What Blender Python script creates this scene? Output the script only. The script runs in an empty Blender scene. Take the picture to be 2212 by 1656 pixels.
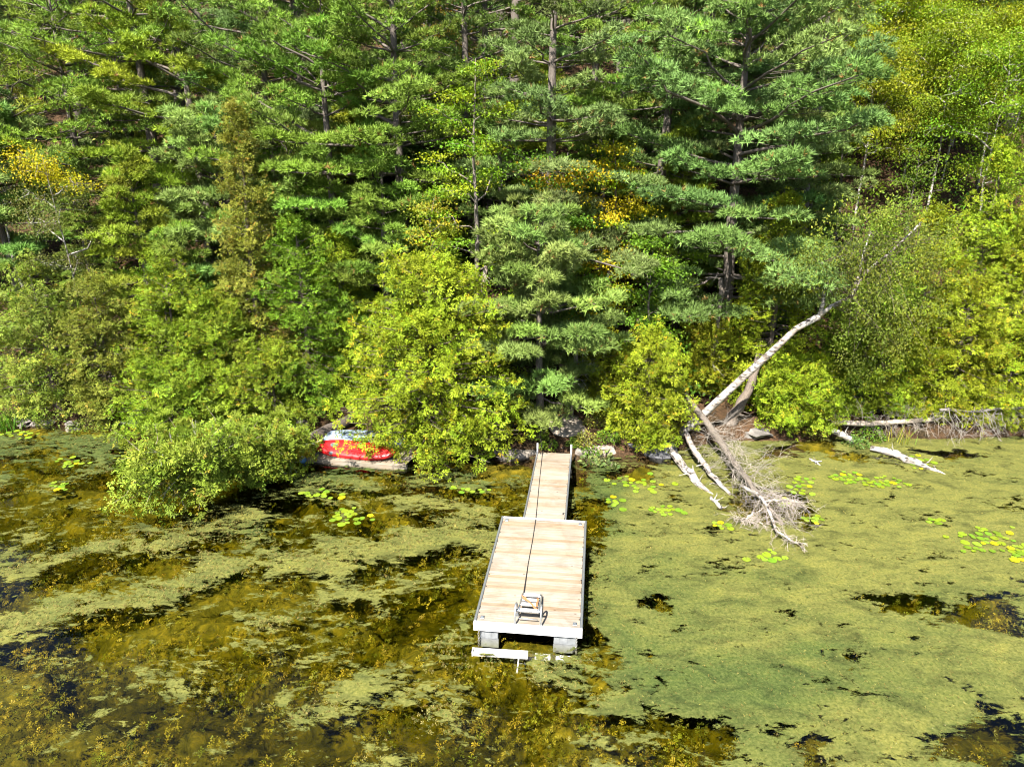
import bpy, math
import numpy as np

SC = bpy.context.scene
# ------------------------------------------------------------------ camera
PITCH = math.radians(18.23); CAMH = 10.56; FPX = 1534.0; PW, PH = 2212.0, 1656.0
cam = bpy.data.cameras.new('camera')
cam.sensor_fit = 'HORIZONTAL'; cam.sensor_width = 36.0; cam.lens = 36.0 * FPX / PW
cam.clip_start = 0.1; cam.clip_end = 2000
camo = bpy.data.objects.new('camera', cam); SC.collection.objects.link(camo)
camo.location = (0, 0, CAMH); camo.rotation_euler = (math.pi / 2 - PITCH, 0, 0)
SC.camera = camo
# ------------------------------------------------------------------ sky, sun, exposure
SUN_EL = math.radians(51); SUN_AZ = math.radians(-25)      # shadows fall away from the camera, a little to the right
world = bpy.data.worlds.new('World'); SC.world = world; world.use_nodes = True
wn = world.node_tree.nodes; wl = world.node_tree.links; wn.clear()
sky = wn.new('ShaderNodeTexSky'); sky.sky_type = 'NISHITA'; sky.sun_disc = False
sky.sun_elevation = SUN_EL; sky.sun_rotation = math.pi + SUN_AZ * -1.0
bg = wn.new('ShaderNodeBackground'); bg.inputs['Strength'].default_value = 0.066
wo = wn.new('ShaderNodeOutputWorld'); wl.new(sky.outputs[0], bg.inputs[0]); wl.new(bg.outputs[0], wo.inputs[0])
sun = bpy.data.lights.new('sun', 'SUN'); sun.energy = 5.0; sun.angle = math.radians(0.53); sun.color = (1.0, 0.95, 0.86)
suno = bpy.data.objects.new('sun', sun); SC.collection.objects.link(suno)
suno.location = (-8, -20, 30)
suno.rotation_euler = (math.pi / 2 - SUN_EL, 0, SUN_AZ)
SC.view_settings.view_transform = 'Standard'; SC.view_settings.look = 'None'
SC.view_settings.exposure = 1.7; SC.view_settings.gamma = 1.0
SC.cycles.use_denoising = True
SC.cycles.max_bounces = 4; SC.cycles.diffuse_bounces = 1; SC.cycles.glossy_bounces = 1
SC.cycles.transmission_bounces = 3; SC.cycles.transparent_max_bounces = 8
SC.cycles.caustics_reflective = False; SC.cycles.caustics_refractive = False
SC.cycles.filter_width = 1.1; SC.cycles.use_adaptive_sampling = True; SC.cycles.adaptive_threshold = .025

# ------------------------------------------------------------------ helpers
def rng_of(seed): return np.random.default_rng(seed)
CT, ST = math.cos(PITCH), math.sin(PITCH)
def ray(px, py):
    u = (px - PW / 2) / FPX; v = (PH / 2 - py) / FPX
    return np.array([u, CT + v * ST, -ST + v * CT])
def at_z(px, py, z=0.0):
    d = ray(px, py); t = (z - CAMH) / d[2]
    return np.array([d[0] * t, d[1] * t, z])
def at_Y(px, py, Y):
    d = ray(px, py); t = Y / d[1]
    return np.array([d[0] * t, Y, CAMH + d[2] * t])
def nrm(v):
    v = np.asarray(v, float); return v / (np.linalg.norm(v, axis=-1, keepdims=True) + 1e-9)

def hash2(ix, iy, s):
    n = (ix.astype(np.int64) * 374761393 + iy.astype(np.int64) * 668265263 + s * 982451653) & 0xffffffff
    n = ((n ^ (n >> 13)) * 1274126177) & 0xffffffff
    return ((n ^ (n >> 16)) & 0xffff) / 65535.0
def vnoise(x, y, s=0):
    ix, iy = np.floor(x), np.floor(y); fx, fy = x - ix, y - iy
    fx = fx * fx * (3 - 2 * fx); fy = fy * fy * (3 - 2 * fy)
    ix = ix.astype(np.int64); iy = iy.astype(np.int64)
    a = hash2(ix, iy, s); b = hash2(ix + 1, iy, s); c = hash2(ix, iy + 1, s); d = hash2(ix + 1, iy + 1, s)
    return (a * (1 - fx) + b * fx) * (1 - fy) + (c * (1 - fx) + d * fx) * fy
def fbm(x, y, s=0, o=4):
    x = np.asarray(x, float); y = np.asarray(y, float); r = 0; a = .5; t = 0
    for i in range(o):
        r = r + a * vnoise(x, y, s + i * 17); t += a; x = x * 2.03 + 5.1; y = y * 2.03 + 1.7; a *= .5
    return r / t
def sstep(a, b, x):
    t = np.clip((np.asarray(x, float) - a) / (b - a), 0, 1); return t * t * (3 - 2 * t)

COL = SC.collection
def tag(o, label=None, cat=None, group=None, kind=None):
    if label: o['label'] = label
    if cat: o['category'] = cat
    if group: o['group'] = group
    if kind: o['kind'] = kind
    return o
def empty(name, loc, rz=0.0, label=None, cat=None, group=None):
    o = bpy.data.objects.new(name, None); COL.objects.link(o); o.location = [float(q) for q in loc]
    o.rotation_euler = (0, 0, rz); o.empty_display_size = .1
    return tag(o, label, cat, group)
def put(name, me, parent=None, mat=None):
    o = bpy.data.objects.new(name, me); COL.objects.link(o)
    if mat: me.materials.append(mat) if not me.materials else None
    if parent: o.parent = parent
    return o

class MB:
    """collects vertices, polygons (tri/quad arrays) and a per-vertex tint"""
    def __init__(s): s.V = []; s.T = []; s.Q = []; s.C = []; s.n = 0
    def add(s, v, t=None, q=None, c=(1, 1, 1)):
        v = np.asarray(v, float).reshape(-1, 3)
        s.V.append(v)
        c = np.asarray(c, float)
        if c.ndim == 1: c = np.broadcast_to(c, (len(v), 3))
        s.C.append(c)
        if t is not None and len(t): s.T.append(np.asarray(t, np.int64) + s.n)
        if q is not None and len(q): s.Q.append(np.asarray(q, np.int64) + s.n)
        s.n += len(v)
    def mesh(s, name, mat=None, smooth=False):
        me = bpy.data.meshes.new(name)
        V = np.concatenate(s.V).astype(np.float32); C = np.concatenate(s.C)
        T = np.concatenate(s.T) if s.T else np.zeros((0, 3), np.int64)
        Q = np.concatenate(s.Q) if s.Q else np.zeros((0, 4), np.int64)
        me.vertices.add(len(V)); me.vertices.foreach_set('co', V.ravel())
        me.loops.add(T.size + Q.size)
        me.loops.foreach_set('vertex_index', np.concatenate([T.ravel(), Q.ravel()]).astype(np.int32))
        me.polygons.add(len(T) + len(Q))
        st = np.concatenate([np.arange(len(T)) * 3, T.size + np.arange(len(Q)) * 4]).astype(np.int32)
        me.polygons.foreach_set('loop_start', st)
        me.update(calc_edges=True)
        me.polygons.foreach_set('use_smooth', np.full(len(T) + len(Q), bool(smooth)))
        a = me.attributes.new('tint', 'FLOAT_COLOR', 'POINT')
        a.data.foreach_set('color', np.concatenate([C, np.ones((len(C), 1))], 1).astype(np.float32).ravel())
        if mat: me.materials.append(mat)
        return me
    def build(s, name, mat, parent=None, smooth=False):
        return put(name, s.mesh(name, mat, smooth), parent)

def frame_x(d, n):
    """rotation matrices with local X = d, local Z near n"""
    d = nrm(d); z = n - np.sum(n * d, -1, keepdims=True) * d; z = nrm(z); y = np.cross(z, d)
    return np.stack([d, y, z], -1)
def frame_z(d, rng):
    d = nrm(d); return frame_x(d, rng.normal(size=d.shape))[..., [2, 1, 0]]   # local Z = d, roll random
def scatter(mb, tv, tt, pos, R, size, col):
    k = len(tv); n = len(pos)
    v = np.einsum('nij,kj->nki', R, tv) * np.asarray(size).reshape(-1, 1, 1) + pos[:, None, :]
    t = (tt[None] + (np.arange(n) * k)[:, None, None]).reshape(-1, 3)
    mb.add(v.reshape(-1, 3), t=t, c=np.repeat(col, k, 0))

def tube(mb, pts, rad, n=6, col=(1, 1, 1), rough=0.0, rng=None, cap=True):
    pts = np.asarray(pts, float); m = len(pts); rad = np.broadcast_to(np.asarray(rad, float), (m,))
    d = np.gradient(pts, axis=0); d = nrm(d)
    ref = np.array([0, 0, 1.0]) if abs(d[0][2]) < .9 else np.array([1.0, 0, 0])
    u = nrm(np.cross(d, ref)); w = np.cross(d, u)
    a = np.arange(n) / n * 2 * np.pi
    r = rad[:, None] * (1 + (rng.normal(size=(m, n)) * rough if rough and rng is not None else 0))
    v = pts[:, None] + r[..., None] * (np.cos(a)[None, :, None] * u[:, None] + np.sin(a)[None, :, None] * w[:, None])
    i = np.arange(m - 1)[:, None] * n; j = np.arange(n)[None]; j2 = (j + 1) % n
    q = np.stack([i + j, i + j2, i + n + j2, i + n + j], -1).reshape(-1, 4)
    v = v.reshape(-1, 3); t = None
    if cap:
        v = np.concatenate([v, pts[:1], pts[-1:]]); jj = np.arange(n); b = (m - 1) * n
        t = np.concatenate([np.stack([np.full(n, m * n), (jj + 1) % n, jj], 1), np.stack([np.full(n, m * n + 1), b + jj, b + (jj + 1) % n], 1)])
    mb.add(v, t=t, q=q, c=col)
def box(mb, lo, hi, col=(1, 1, 1), bev=0.0, M=None):
    lo = np.asarray(lo, float); hi = np.asarray(hi, float)
    if bev <= 0:
        v = np.array([[x, y, z] for z in (lo[2], hi[2]) for y in (lo[1], hi[1]) for x in (lo[0], hi[0])])
        q = [[0, 2, 3, 1], [4, 5, 7, 6], [0, 1, 5, 4], [2, 6, 7, 3], [0, 4, 6, 2], [1, 3, 7, 5]]
        t = None
    else:                                   # chamfered top edges
        b = bev
        def ring(x0, x1, y0, y1, z): return [[x0, y0, z], [x1, y0, z], [x1, y1, z], [x0, y1, z]]
        v = np.array(ring(lo[0], hi[0], lo[1], hi[1], lo[2]) + ring(lo[0], hi[0], lo[1], hi[1], hi[2] - b) + ring(lo[0] + b, hi[0] - b, lo[1] + b, hi[1] - b, hi[2]))
        q = [[3, 2, 1, 0]] + [[r * 4 + k, r * 4 + (k + 1) % 4, r * 4 + 4 + (k + 1) % 4, r * 4 + 4 + k] for r in (0, 1) for k in range(4)] + [[8, 9, 10, 11]]
        t = None
    if M is not None: v = v @ M.T
    mb.add(v, t=t, q=q, c=col)
def blob(mb, c, r, rng, sub=2, rough=.18, col=(1, 1, 1), flat=0.0):
    """an uneven rock from a lat/long sphere"""
    nu, nv = 12, 8
    th = np.linspace(0, np.pi, nv + 1)[1:-1]; ph = np.arange(nu) / nu * 2 * np.pi
    P, T = np.meshgrid(ph, th)
    d = np.stack([np.sin(T) * np.cos(P), np.sin(T) * np.sin(P), np.cos(T)], -1).reshape(-1, 3)
    d = np.concatenate([[[0, 0, 1.0]], d, [[0, 0, -1.0]]])
    off = rng.normal(size=(10, 3)); amp = rng.uniform(-1, 1, 10)
    k = 1 + rough * sum(a * np.sin(2.2 * (d @ o) + i) for i, (o, a) in enumerate(zip(off, amp))) / 2
    d2 = np.sign(d) * np.abs(d) ** (.8 if rough < .2 else .62)
    v = d2 * k[:, None] * np.asarray(r) + rng.normal(size=d.shape) * rough * .07 * np.mean(r) + np.asarray(c)
    t = []; q = []
    for j in range(nu): t.append([0, 1 + j, 1 + (j + 1) % nu])
    L = len(d) - 1; b = 1 + (nv - 2) * nu
    for j in range(nu): t.append([L, b + (j + 1) % nu, b + j])
    for i in range(nv - 2):
        for j in range(nu):
            a = 1 + i * nu; q.append([a + j, a + nu + j, a + nu + (j + 1) % nu, a + (j + 1) % nu])
    mb.add(v, t=t, q=q, c=col)

# ------------------------------------------------------------------ materials
def mat_new(name):
    m = bpy.data.materials.new(name); m.use_nodes = True
    nt = m.node_tree; nt.nodes.clear(); out = nt.nodes.new('ShaderNodeOutputMaterial')
    return m, nt, nt.nodes, nt.links, out
def N(nodes, t, **kw):
    n = nodes.new(t)
    for k, v in kw.items():
        if k in n.inputs: n.inputs[k].default_value = v
        else: setattr(n, k, v)
    return n
def noise(nt, scale, detail=4, rough=.55, vec=None, dist=0.0):
    n = N(nt.nodes, 'ShaderNodeTexNoise', Scale=scale, Detail=detail, Roughness=rough, Distortion=dist)
    if vec is not None: nt.links.new(vec, n.inputs['Vector'])
    return n
def ramp(nt, fac, stops):
    r = nt.nodes.new('ShaderNodeValToRGB'); e = r.color_ramp.elements
    while len(e) < len(stops): e.new(.5)
    for i, (p, c) in enumerate(stops):
        e[i].position = p; e[i].color = (*c, 1) if len(c) == 3 else c
    nt.links.new(fac, r.inputs[0]); return r
def mul(nt, a, b, fac=1.0, mode='MULTIPLY'):
    m = nt.nodes.new('ShaderNodeMix'); m.data_type = 'RGBA'; m.blend_type = mode; m.inputs[0].default_value = fac
    for s, i in ((a, 6), (b, 7)):
        if isinstance(s, tuple): m.inputs[i].default_value = (*s, 1)
        else: nt.links.new(s, m.inputs[i])
    return m.outputs[2]
def leaf_mat(name, trans=.3, rough=.5, spec=.35, vary=.12):
    m, nt, ns, ln, out = mat_new(name)
    at = N(ns, 'ShaderNodeAttribute', attribute_name='tint')
    oi = ns.new('ShaderNodeObjectInfo')
    hs = ns.new('ShaderNodeHueSaturation')
    mr = N(ns, 'ShaderNodeMapRange'); mr.inputs[3].default_value = .5 - vary * .12; mr.inputs[4].default_value = .5 + vary * .12
    ln.new(oi.outputs['Random'], mr.inputs[0]); ln.new(mr.outputs[0], hs.inputs['Hue'])
    mv = N(ns, 'ShaderNodeMapRange'); mv.inputs[3].default_value = 1 - vary; mv.inputs[4].default_value = 1 + vary
    ln.new(oi.outputs['Random'], mv.inputs[0]); ln.new(mv.outputs[0], hs.inputs['Value'])
    ln.new(at.outputs['Color'], hs.inputs['Color'])
    p = N(ns, 'ShaderNodeBsdfPrincipled', Roughness=rough); p.inputs['Specular IOR Level'].default_value = spec
    tr = ns.new('ShaderNodeBsdfTranslucent'); mx = ns.new('ShaderNodeMixShader'); mx.inputs[0].default_value = trans
    br = ns.new('ShaderNodeHueSaturation'); br.inputs['Value'].default_value = 1.35; br.inputs['Saturation'].default_value = 1.1
    ln.new(hs.outputs[0], br.inputs['Color'])
    ln.new(hs.outputs[0], p.inputs['Base Color']); ln.new(br.outputs[0], tr.inputs['Color'])
    ln.new(p.outputs[0], mx.inputs[1]); ln.new(tr.outputs[0], mx.inputs[2]); ln.new(mx.outputs[0], out.inputs[0])
    return m
def plain_mat(name, col, rough=.6, metal=0.0, var=.25, scale=8.0, spec=.5, bump=0.0, tint=False, stretch=None):
    m, nt, ns, ln, out = mat_new(name)
    p = N(ns, 'ShaderNodeBsdfPrincipled', Roughness=rough, Metallic=metal); p.inputs['Specular IOR Level'].default_value = spec
    tc = ns.new('ShaderNodeTexCoord'); vec = tc.outputs['Object']
    if stretch:
        mp = ns.new('ShaderNodeMapping'); mp.inputs['Scale'].default_value = stretch; ln.new(vec, mp.inputs[0]); vec = mp.outputs[0]
    n = noise(nt, scale, 5, .6, vec)
    r = ramp(nt, n.outputs[0], [(.3, (1 - var,) * 3), (.7, (1 + var * .6,) * 3)])
    c = mul(nt, r.outputs[0], col)
    if tint:
        at = N(ns, 'ShaderNodeAttribute', attribute_name='tint'); c = mul(nt, c, at.outputs['Color'])
    ln.new(c, p.inputs['Base Color'])
    if bump:
        b = ns.new('ShaderNodeBump'); b.inputs['Strength'].default_value = bump; b.inputs['Distance'].default_value = .02
        ln.new(n.outputs[0], b.inputs['Height']); ln.new(b.outputs[0], p.inputs['Normal'])
    ln.new(p.outputs[0], out.inputs[0]); return m

M = {}
M['cedar'] = leaf_mat('cedar_foliage', .16, .6, .12)
M['pine'] = leaf_mat('pine_needles', .14, .55, .15, .06)
M['leaf'] = leaf_mat('broad_leaves', .3, .5, .2)
M['weed'] = leaf_mat('water_weed', .3, .6, .2, 0.0)
M['bark'] = plain_mat('grey_brown_bark', (.16, .135, .115), .9, var=.5, scale=9, spec=.15, bump=.8, tint=True, stretch=(4, 4, .7))
def birch_bark():
    m, nt, ns, ln, out = mat_new('white_birch_bark')
    p = N(ns, 'ShaderNodeBsdfPrincipled', Roughness=.75); p.inputs['Specular IOR Level'].default_value = .2
    tc = ns.new('ShaderNodeTexCoord')
    mp = ns.new('ShaderNodeMapping'); mp.inputs['Scale'].default_value = (2.5, 2.5, 9); ln.new(tc.outputs['Object'], mp.inputs[0])
    n = noise(nt, 1.6, 5, .65, mp.outputs[0]); r = ramp(nt, n.outputs[0], [(.38, (.05, .042, .038)), (.5, (.4, .37, .34)), (.7, (.58, .56, .53))])
    n2 = noise(nt, 2.0, 3, .5, tc.outputs['Object']); r2 = ramp(nt, n2.outputs[0], [(.35, (.62, .56, .5)), (.6, (1, 1, 1))])
    ln.new(mul(nt, r.outputs[0], r2.outputs[0]), p.inputs['Base Color'])
    b = ns.new('ShaderNodeBump'); b.inputs['Strength'].default_value = .5; b.inputs['Distance'].default_value = .02
    ln.new(n.outputs[0], b.inputs['Height']); ln.new(b.outputs[0], p.inputs['Normal'])
    ln.new(p.outputs[0], out.inputs[0]); return m
M['birch'] = birch_bark()
M['deadwood'] = plain_mat('grey_dead_wood', (.23, .21, .19), .85, var=.4, scale=7, spec=.15, bump=.6, tint=True, stretch=(2, 2, 2))
M['rock'] = plain_mat('shore_rock', (.3, .275, .25), .85, var=.5, scale=3.5, spec=.25, bump=.7, tint=True)
M['alu'] = plain_mat('aluminium', (.62, .63, .64), .38, .85, var=.15, scale=6)
M['rail'] = plain_mat('grey_rail', (.13, .14, .15), .5, .2, var=.2, scale=5)
M['white'] = plain_mat('white_fascia', (.78, .77, .78), .5, 0, var=.06, scale=3)
M['float'] = plain_mat('grey_float', (.24, .25, .26), .5, 0, var=.3, scale=4)
M['black'] = plain_mat('black_cord', (.02, .018, .018), .7, 0, var=.2)
M['bracket'] = plain_mat('bracket_metal', (.22, .24, .26), .45, .6, var=.3, scale=20)
M['rag'] = plain_mat('orange_brown_cloth', (.36, .15, .06), .9, 0, var=.5, scale=18, bump=.5)
M['red'] = plain_mat('red_hull', (.62, .012, .014), .32, 0, var=.15, scale=3, spec=.5)
M['hullgrey'] = plain_mat('blue_grey_hull', (.24, .3, .38), .35, 0, var=.15, scale=3, spec=.5)
M['buoy_blue'] = plain_mat('blue_float_ball', (.12, .3, .6), .4, 0, var=.15)
M['chain'] = plain_mat('chain_metal', (.45, .43, .4), .5, .6, var=.4, scale=30)

def wood_mat():
    m, nt, ns, ln, out = mat_new('weathered_deck_board')
    p = N(ns, 'ShaderNodeBsdfPrincipled', Roughness=.75); p.inputs['Specular IOR Level'].default_value = .25
    tc = ns.new('ShaderNodeTexCoord'); oi = ns.new('ShaderNodeObjectInfo')
    add = ns.new('ShaderNodeVectorMath'); add.operation = 'ADD'
    cb = ns.new('ShaderNodeCombineXYZ'); k = N(ns, 'ShaderNodeMath', operation='MULTIPLY'); k.inputs[1].default_value = 60
    ln.new(oi.outputs['Random'], k.inputs[0]); ln.new(k.outputs[0], cb.inputs[0]); ln.new(k.outputs[0], cb.inputs[1])
    ln.new(tc.outputs['Object'], add.inputs[0]); ln.new(cb.outputs[0], add.inputs[1])
    mp = ns.new('ShaderNodeMapping'); mp.inputs['Scale'].default_value = (.7, 14, 6); ln.new(add.outputs[0], mp.inputs[0])
    g = noise(nt, 2.2, 6, .62, mp.outputs[0], .6)
    r = ramp(nt, g.outputs[0], [(.25, (.15, .125, .1)), (.4, (.235, .208, .172)), (.6, (.285, .265, .23)), (.82, (.25, .205, .15))])
    n2 = noise(nt, 1.3, 3, .5, add.outputs[0]); r2 = ramp(nt, n2.outputs[0], [(.3, (1.02, .93, .82)), (.6, (1.0, 1.0, .98))])
    c = mul(nt, r.outputs[0], r2.outputs[0])
    rr = ramp(nt, oi.outputs['Random'], [(0, (.9, .76, .62)), (.15, (1.0, .96, .92)), (.5, (1.06, 1.05, 1.04)), (.8, (.95, .94, .94)), (.95, (.95, .82, .69)), (1, (1.05, 1.03, 1))])
    c = mul(nt, c, rr.outputs[0])
    vo = N(ns, 'ShaderNodeTexVoronoi', Scale=2.3); mp2 = ns.new('ShaderNodeMapping'); mp2.inputs['Scale'].default_value = (1, 2.2, 1)
    ln.new(add.outputs[0], mp2.inputs[0]); ln.new(mp2.outputs[0], vo.inputs['Vector'])
    kn = ramp(nt, vo.outputs['Distance'], [(.0, (.3, .2, .13)), (.055, (.5, .38, .28)), (.09, (1, 1, 1))])
    c = mul(nt, c, kn.outputs[0])
    gc = ns.new('ShaderNodeNewGeometry'); st_ = noise(nt, 1.1, 6, .62, gc.outputs['Position'], .7); sr = ramp(nt, st_.outputs[0], [(.3, (.74, .69, .64)), (.5, (1, 1, 1)), (.72, (1.1, 1.1, 1.1))]); c = mul(nt, c, sr.outputs[0])
    ln.new(c, p.inputs['Base Color'])
    b = ns.new('ShaderNodeBump'); b.inputs['Strength'].default_value = .35; b.inputs['Distance'].default_value = .01
    ln.new(g.outputs[0], b.inputs['Height']); ln.new(b.outputs[0], p.inputs['Normal'])
    ln.new(p.outputs[0], out.inputs[0]); return m
M['wood'] = wood_mat()

def ground_mat():
    m, nt, ns, ln, out = mat_new('leaf_litter_ground')
    p = N(ns, 'ShaderNodeBsdfPrincipled', Roughness=.95); p.inputs['Specular IOR Level'].default_value = .1
    tc = ns.new('ShaderNodeTexCoord')
    n = noise(nt, 9, 6, .7, tc.outputs['Object']); r = ramp(nt, n.outputs[0], [(.3, (.02, .015, .01)), (.5, (.06, .04, .024)), (.68, (.125, .08, .047))])
    n2 = noise(nt, .8, 4, .6, tc.outputs['Object']); r2 = ramp(nt, n2.outputs[0], [(.35, (.55, .6, .5)), (.6, (1.15, 1, .9))])
    ln.new(mul(nt, r.outputs[0], r2.outputs[0]), p.inputs['Base Color'])
    b = ns.new('ShaderNodeBump'); b.inputs['Strength'].default_value = .8; b.inputs['Distance'].default_value = .06
    ln.new(n.outputs[0], b.inputs['Height']); ln.new(b.outputs[0], p.inputs['Normal'])
    ln.new(p.outputs[0], out.inputs[0]); return m
M['ground'] = ground_mat()
def bed_mat():
    m, nt, ns, ln, out = mat_new('lake_bed_mud')
    p = N(ns, 'ShaderNodeBsdfPrincipled', Roughness=.95); p.inputs['Specular IOR Level'].default_value = .05
    tc = ns.new('ShaderNodeTexCoord')
    n = noise(nt, 3.0, 6, .7, tc.outputs['Object'], .8); r = ramp(nt, n.outputs[0], [(.3, (.024, .024, .003)), (.5, (.1, .085, .009)), (.72, (.25, .185, .016))])
    ln.new(r.outputs[0], p.inputs['Base Color'])
    b = ns.new('ShaderNodeBump'); b.inputs['Strength'].default_value = .9; b.inputs['Distance'].default_value = .1
    ln.new(n.outputs[0], b.inputs['Height']); ln.new(b.outputs[0], p.inputs['Normal'])
    ln.new(p.outputs[0], out.inputs[0]); return m
M['bed'] = bed_mat()
def water_mat():
    m, nt, ns, ln, out = mat_new('lake_water')
    t = N(ns, 'ShaderNodeBsdfTransparent'); g = N(ns, 'ShaderNodeBsdfGlossy', Roughness=.05); fr = N(ns, 'ShaderNodeFresnel', IOR=1.33)
    tc = ns.new('ShaderNodeTexCoord'); n = noise(nt, 1.6, 3, .5, tc.outputs['Object'])
    b = ns.new('ShaderNodeBump'); b.inputs['Strength'].default_value = .12; b.inputs['Distance'].default_value = .03
    ln.new(n.outputs[0], b.inputs['Height']); ln.new(b.outputs[0], g.inputs['Normal'])
    mx = ns.new('ShaderNodeMixShader'); ln.new(fr.outputs[0], mx.inputs[0]); ln.new(t.outputs[0], mx.inputs[1]); ln.new(g.outputs[0], mx.inputs[2])
    ln.new(mx.outputs[0], out.inputs[0])
    va = N(ns, 'ShaderNodeVolumeAbsorption', Density=1.05); va.inputs['Color'].default_value = (.6, .605, .08, 1)
    ln.new(va.outputs[0], out.inputs['Volume'])
    return m
M['water'] = water_mat()
def mat_algae():
    """floating algae: ragged patches; where the sheet has no algae it is open"""
    m, nt, ns, ln, out = mat_new('floating_algae')
    p = N(ns, 'ShaderNodeBsdfPrincipled', Roughness=.8); p.inputs['Specular IOR Level'].default_value = .2
    tc = ns.new('ShaderNodeTexCoord'); at = N(ns, 'ShaderNodeAttribute', attribute_name='tint')
    sp = ns.new('ShaderNodeSeparateColor'); ln.new(at.outputs['Color'], sp.inputs[0])
    mp = ns.new('ShaderNodeMapping'); mp.inputs['Rotation'].default_value = (0, 0, .35); mp.inputs['Scale'].default_value = (.55, 1.0, 1); ln.new(tc.outputs['Object'], mp.inputs[0])
    n1_ = noise(nt, .8, 10, .72, mp.outputs[0], .9)
    n1 = N(ns, 'ShaderNodeMapRange'); n1.inputs[1].default_value = .28; n1.inputs[2].default_value = .72; n1.clamp = False; ln.new(n1_.outputs[0], n1.inputs[0])
    f1 = noise(nt, 5.0, 7, .75, mp.outputs[0], .4); f2 = N(ns, 'ShaderNodeMapRange'); f2.inputs[1].default_value = .28; f2.inputs[2].default_value = .72; f2.inputs[3].default_value = -.3; f2.inputs[4].default_value = .3; f2.clamp = False; ln.new(f1.outputs[0], f2.inputs[0])
    n1b = N(ns, 'ShaderNodeMath', operation='MULTIPLY_ADD'); n1b.inputs[1].default_value = .8; ln.new(n1.outputs[0], n1b.inputs[0]); ln.new(f2.outputs[0], n1b.inputs[2])
    a = N(ns, 'ShaderNodeMath', operation='ADD'); ln.new(n1b.outputs[0], a.inputs[0]); ln.new(sp.outputs[0], a.inputs[1])
    st = N(ns, 'ShaderNodeMapRange'); st.inputs[1].default_value = .86; st.inputs[2].default_value = .96; ln.new(a.outputs[0], st.inputs[0])
    fine = noise(nt, 14, 6, .75, tc.outputs['Object']); big = noise(nt, .5, 9, .68, mp.outputs[0], .8)
    tan = ramp(nt, fine.outputs[0], [(.3, (.052, .06, .012)), (.48, (.115, .12, .026)), (.72, (.19, .182, .05))])
    grn = ramp(nt, fine.outputs[0], [(.3, (.022, .038, .007)), (.5, (.055, .078, .016)), (.72, (.115, .13, .036))])
    ba = N(ns, 'ShaderNodeMath', operation='ADD'); ln.new(big.outputs[0], ba.inputs[0]); ln.new(sp.outputs[1], ba.inputs[1])
    br = N(ns, 'ShaderNodeMapRange'); br.inputs[1].default_value = .68; br.inputs[2].default_value = .98; ln.new(ba.outputs[0], br.inputs[0])
    mxc = ns.new('ShaderNodeMix'); mxc.data_type = 'RGBA'; ln.new(br.outputs[0], mxc.inputs[0]); ln.new(tan.outputs[0], mxc.inputs[6]); ln.new(grn.outputs[0], mxc.inputs[7])
    mn = noise(nt, 2.2, 8, .7, mp.outputs[0], .6); mr_ = ramp(nt, mn.outputs[0], [(.32, (.42, .44, .4)), (.5, (.95, .95, .95)), (.68, (1.3, 1.22, 1.1))])
    ln.new(mul(nt, mxc.outputs[2], mr_.outputs[0]), p.inputs['Base Color'])
    b = ns.new('ShaderNodeBump'); b.inputs['Strength'].default_value = .6; b.inputs['Distance'].default_value = .03
    ln.new(fine.outputs[0], b.inputs['Height']); ln.new(b.outputs[0], p.inputs['Normal'])
    tr = ns.new('ShaderNodeBsdfTransparent'); mx = ns.new('ShaderNodeMixShader')
    ln.new(st.outputs[0], mx.inputs[0]); ln.new(tr.outputs[0], mx.inputs[1]); ln.new(p.outputs[0], mx.inputs[2]); ln.new(mx.outputs[0], out.inputs[0])
    return m
M['algae'] = mat_algae()

# ------------------------------------------------------------------ terrain
SH = [(-500, 900), (-200, 905), (40, 914), (250, 924), (420, 922), (600, 920), (720, 912), (830, 930), (960, 975), (1040, 985), (1100, 986), (1240, 982), (1340, 984), (1440, 970),
      (1580, 950), (1700, 950), (1800, 940), (1900, 943), (2030, 946), (2200, 940), (2450, 935), (2800, 930)]
_sp = np.array([at_z(*q)[:2] for q in SH])
def yshore(x): return np.interp(x, _sp[:, 0], _sp[:, 1])
def ground_z(x, y):
    x = np.asarray(x, float); y = np.asarray(y, float)
    s = y - yshore(x)
    up = .42 * sstep(-.1, .5, s) + .16 * np.clip(s - .5, 0, 1.7) + .62 * np.clip(s - 2.0, 0, 42) + .2 * np.clip(s - 44, 0, 200)
    dn = np.maximum(s * .4, -1.25)
    z = np.where(s > -.1, up, dn)
    return z + np.where(s > 0, 1, .3) * ((fbm(x * .5, y * .5, 3) - .5) * .5 * sstep(.3, 4, s) + (fbm(x * 1.7, y * 1.7, 9) - .5) * .16 * sstep(0, .6, np.abs(s)))
def grid(xs, ys, zf):
    X, Y = np.meshgrid(xs, ys); Z = zf(X, Y); v = np.stack([X, Y, Z], -1).reshape(-1, 3)
    nx = len(xs); ny = len(ys); i, j = np.meshgrid(np.arange(nx - 1), np.arange(ny - 1)); a = (j * nx + i).ravel()
    return v, np.stack([a, a + 1, a + nx + 1, a + nx], 1)
mb = MB()
v, q = grid(np.concatenate([np.arange(-150, -34, 4), np.arange(-34, 34, .4), np.arange(34, 151, 4)]), np.concatenate([[-150, -60, -20, 0], np.arange(4, 21, 1), np.arange(21, 34, .3), np.arange(34, 90, .9), np.arange(90, 260, 8)]), ground_z)
mb.add(v, q=q); g = mb.build('ground', M['ground'], smooth=True); tag(g, kind='structure', label='wooded slope of brown leaf litter rising from the shore')

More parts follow.
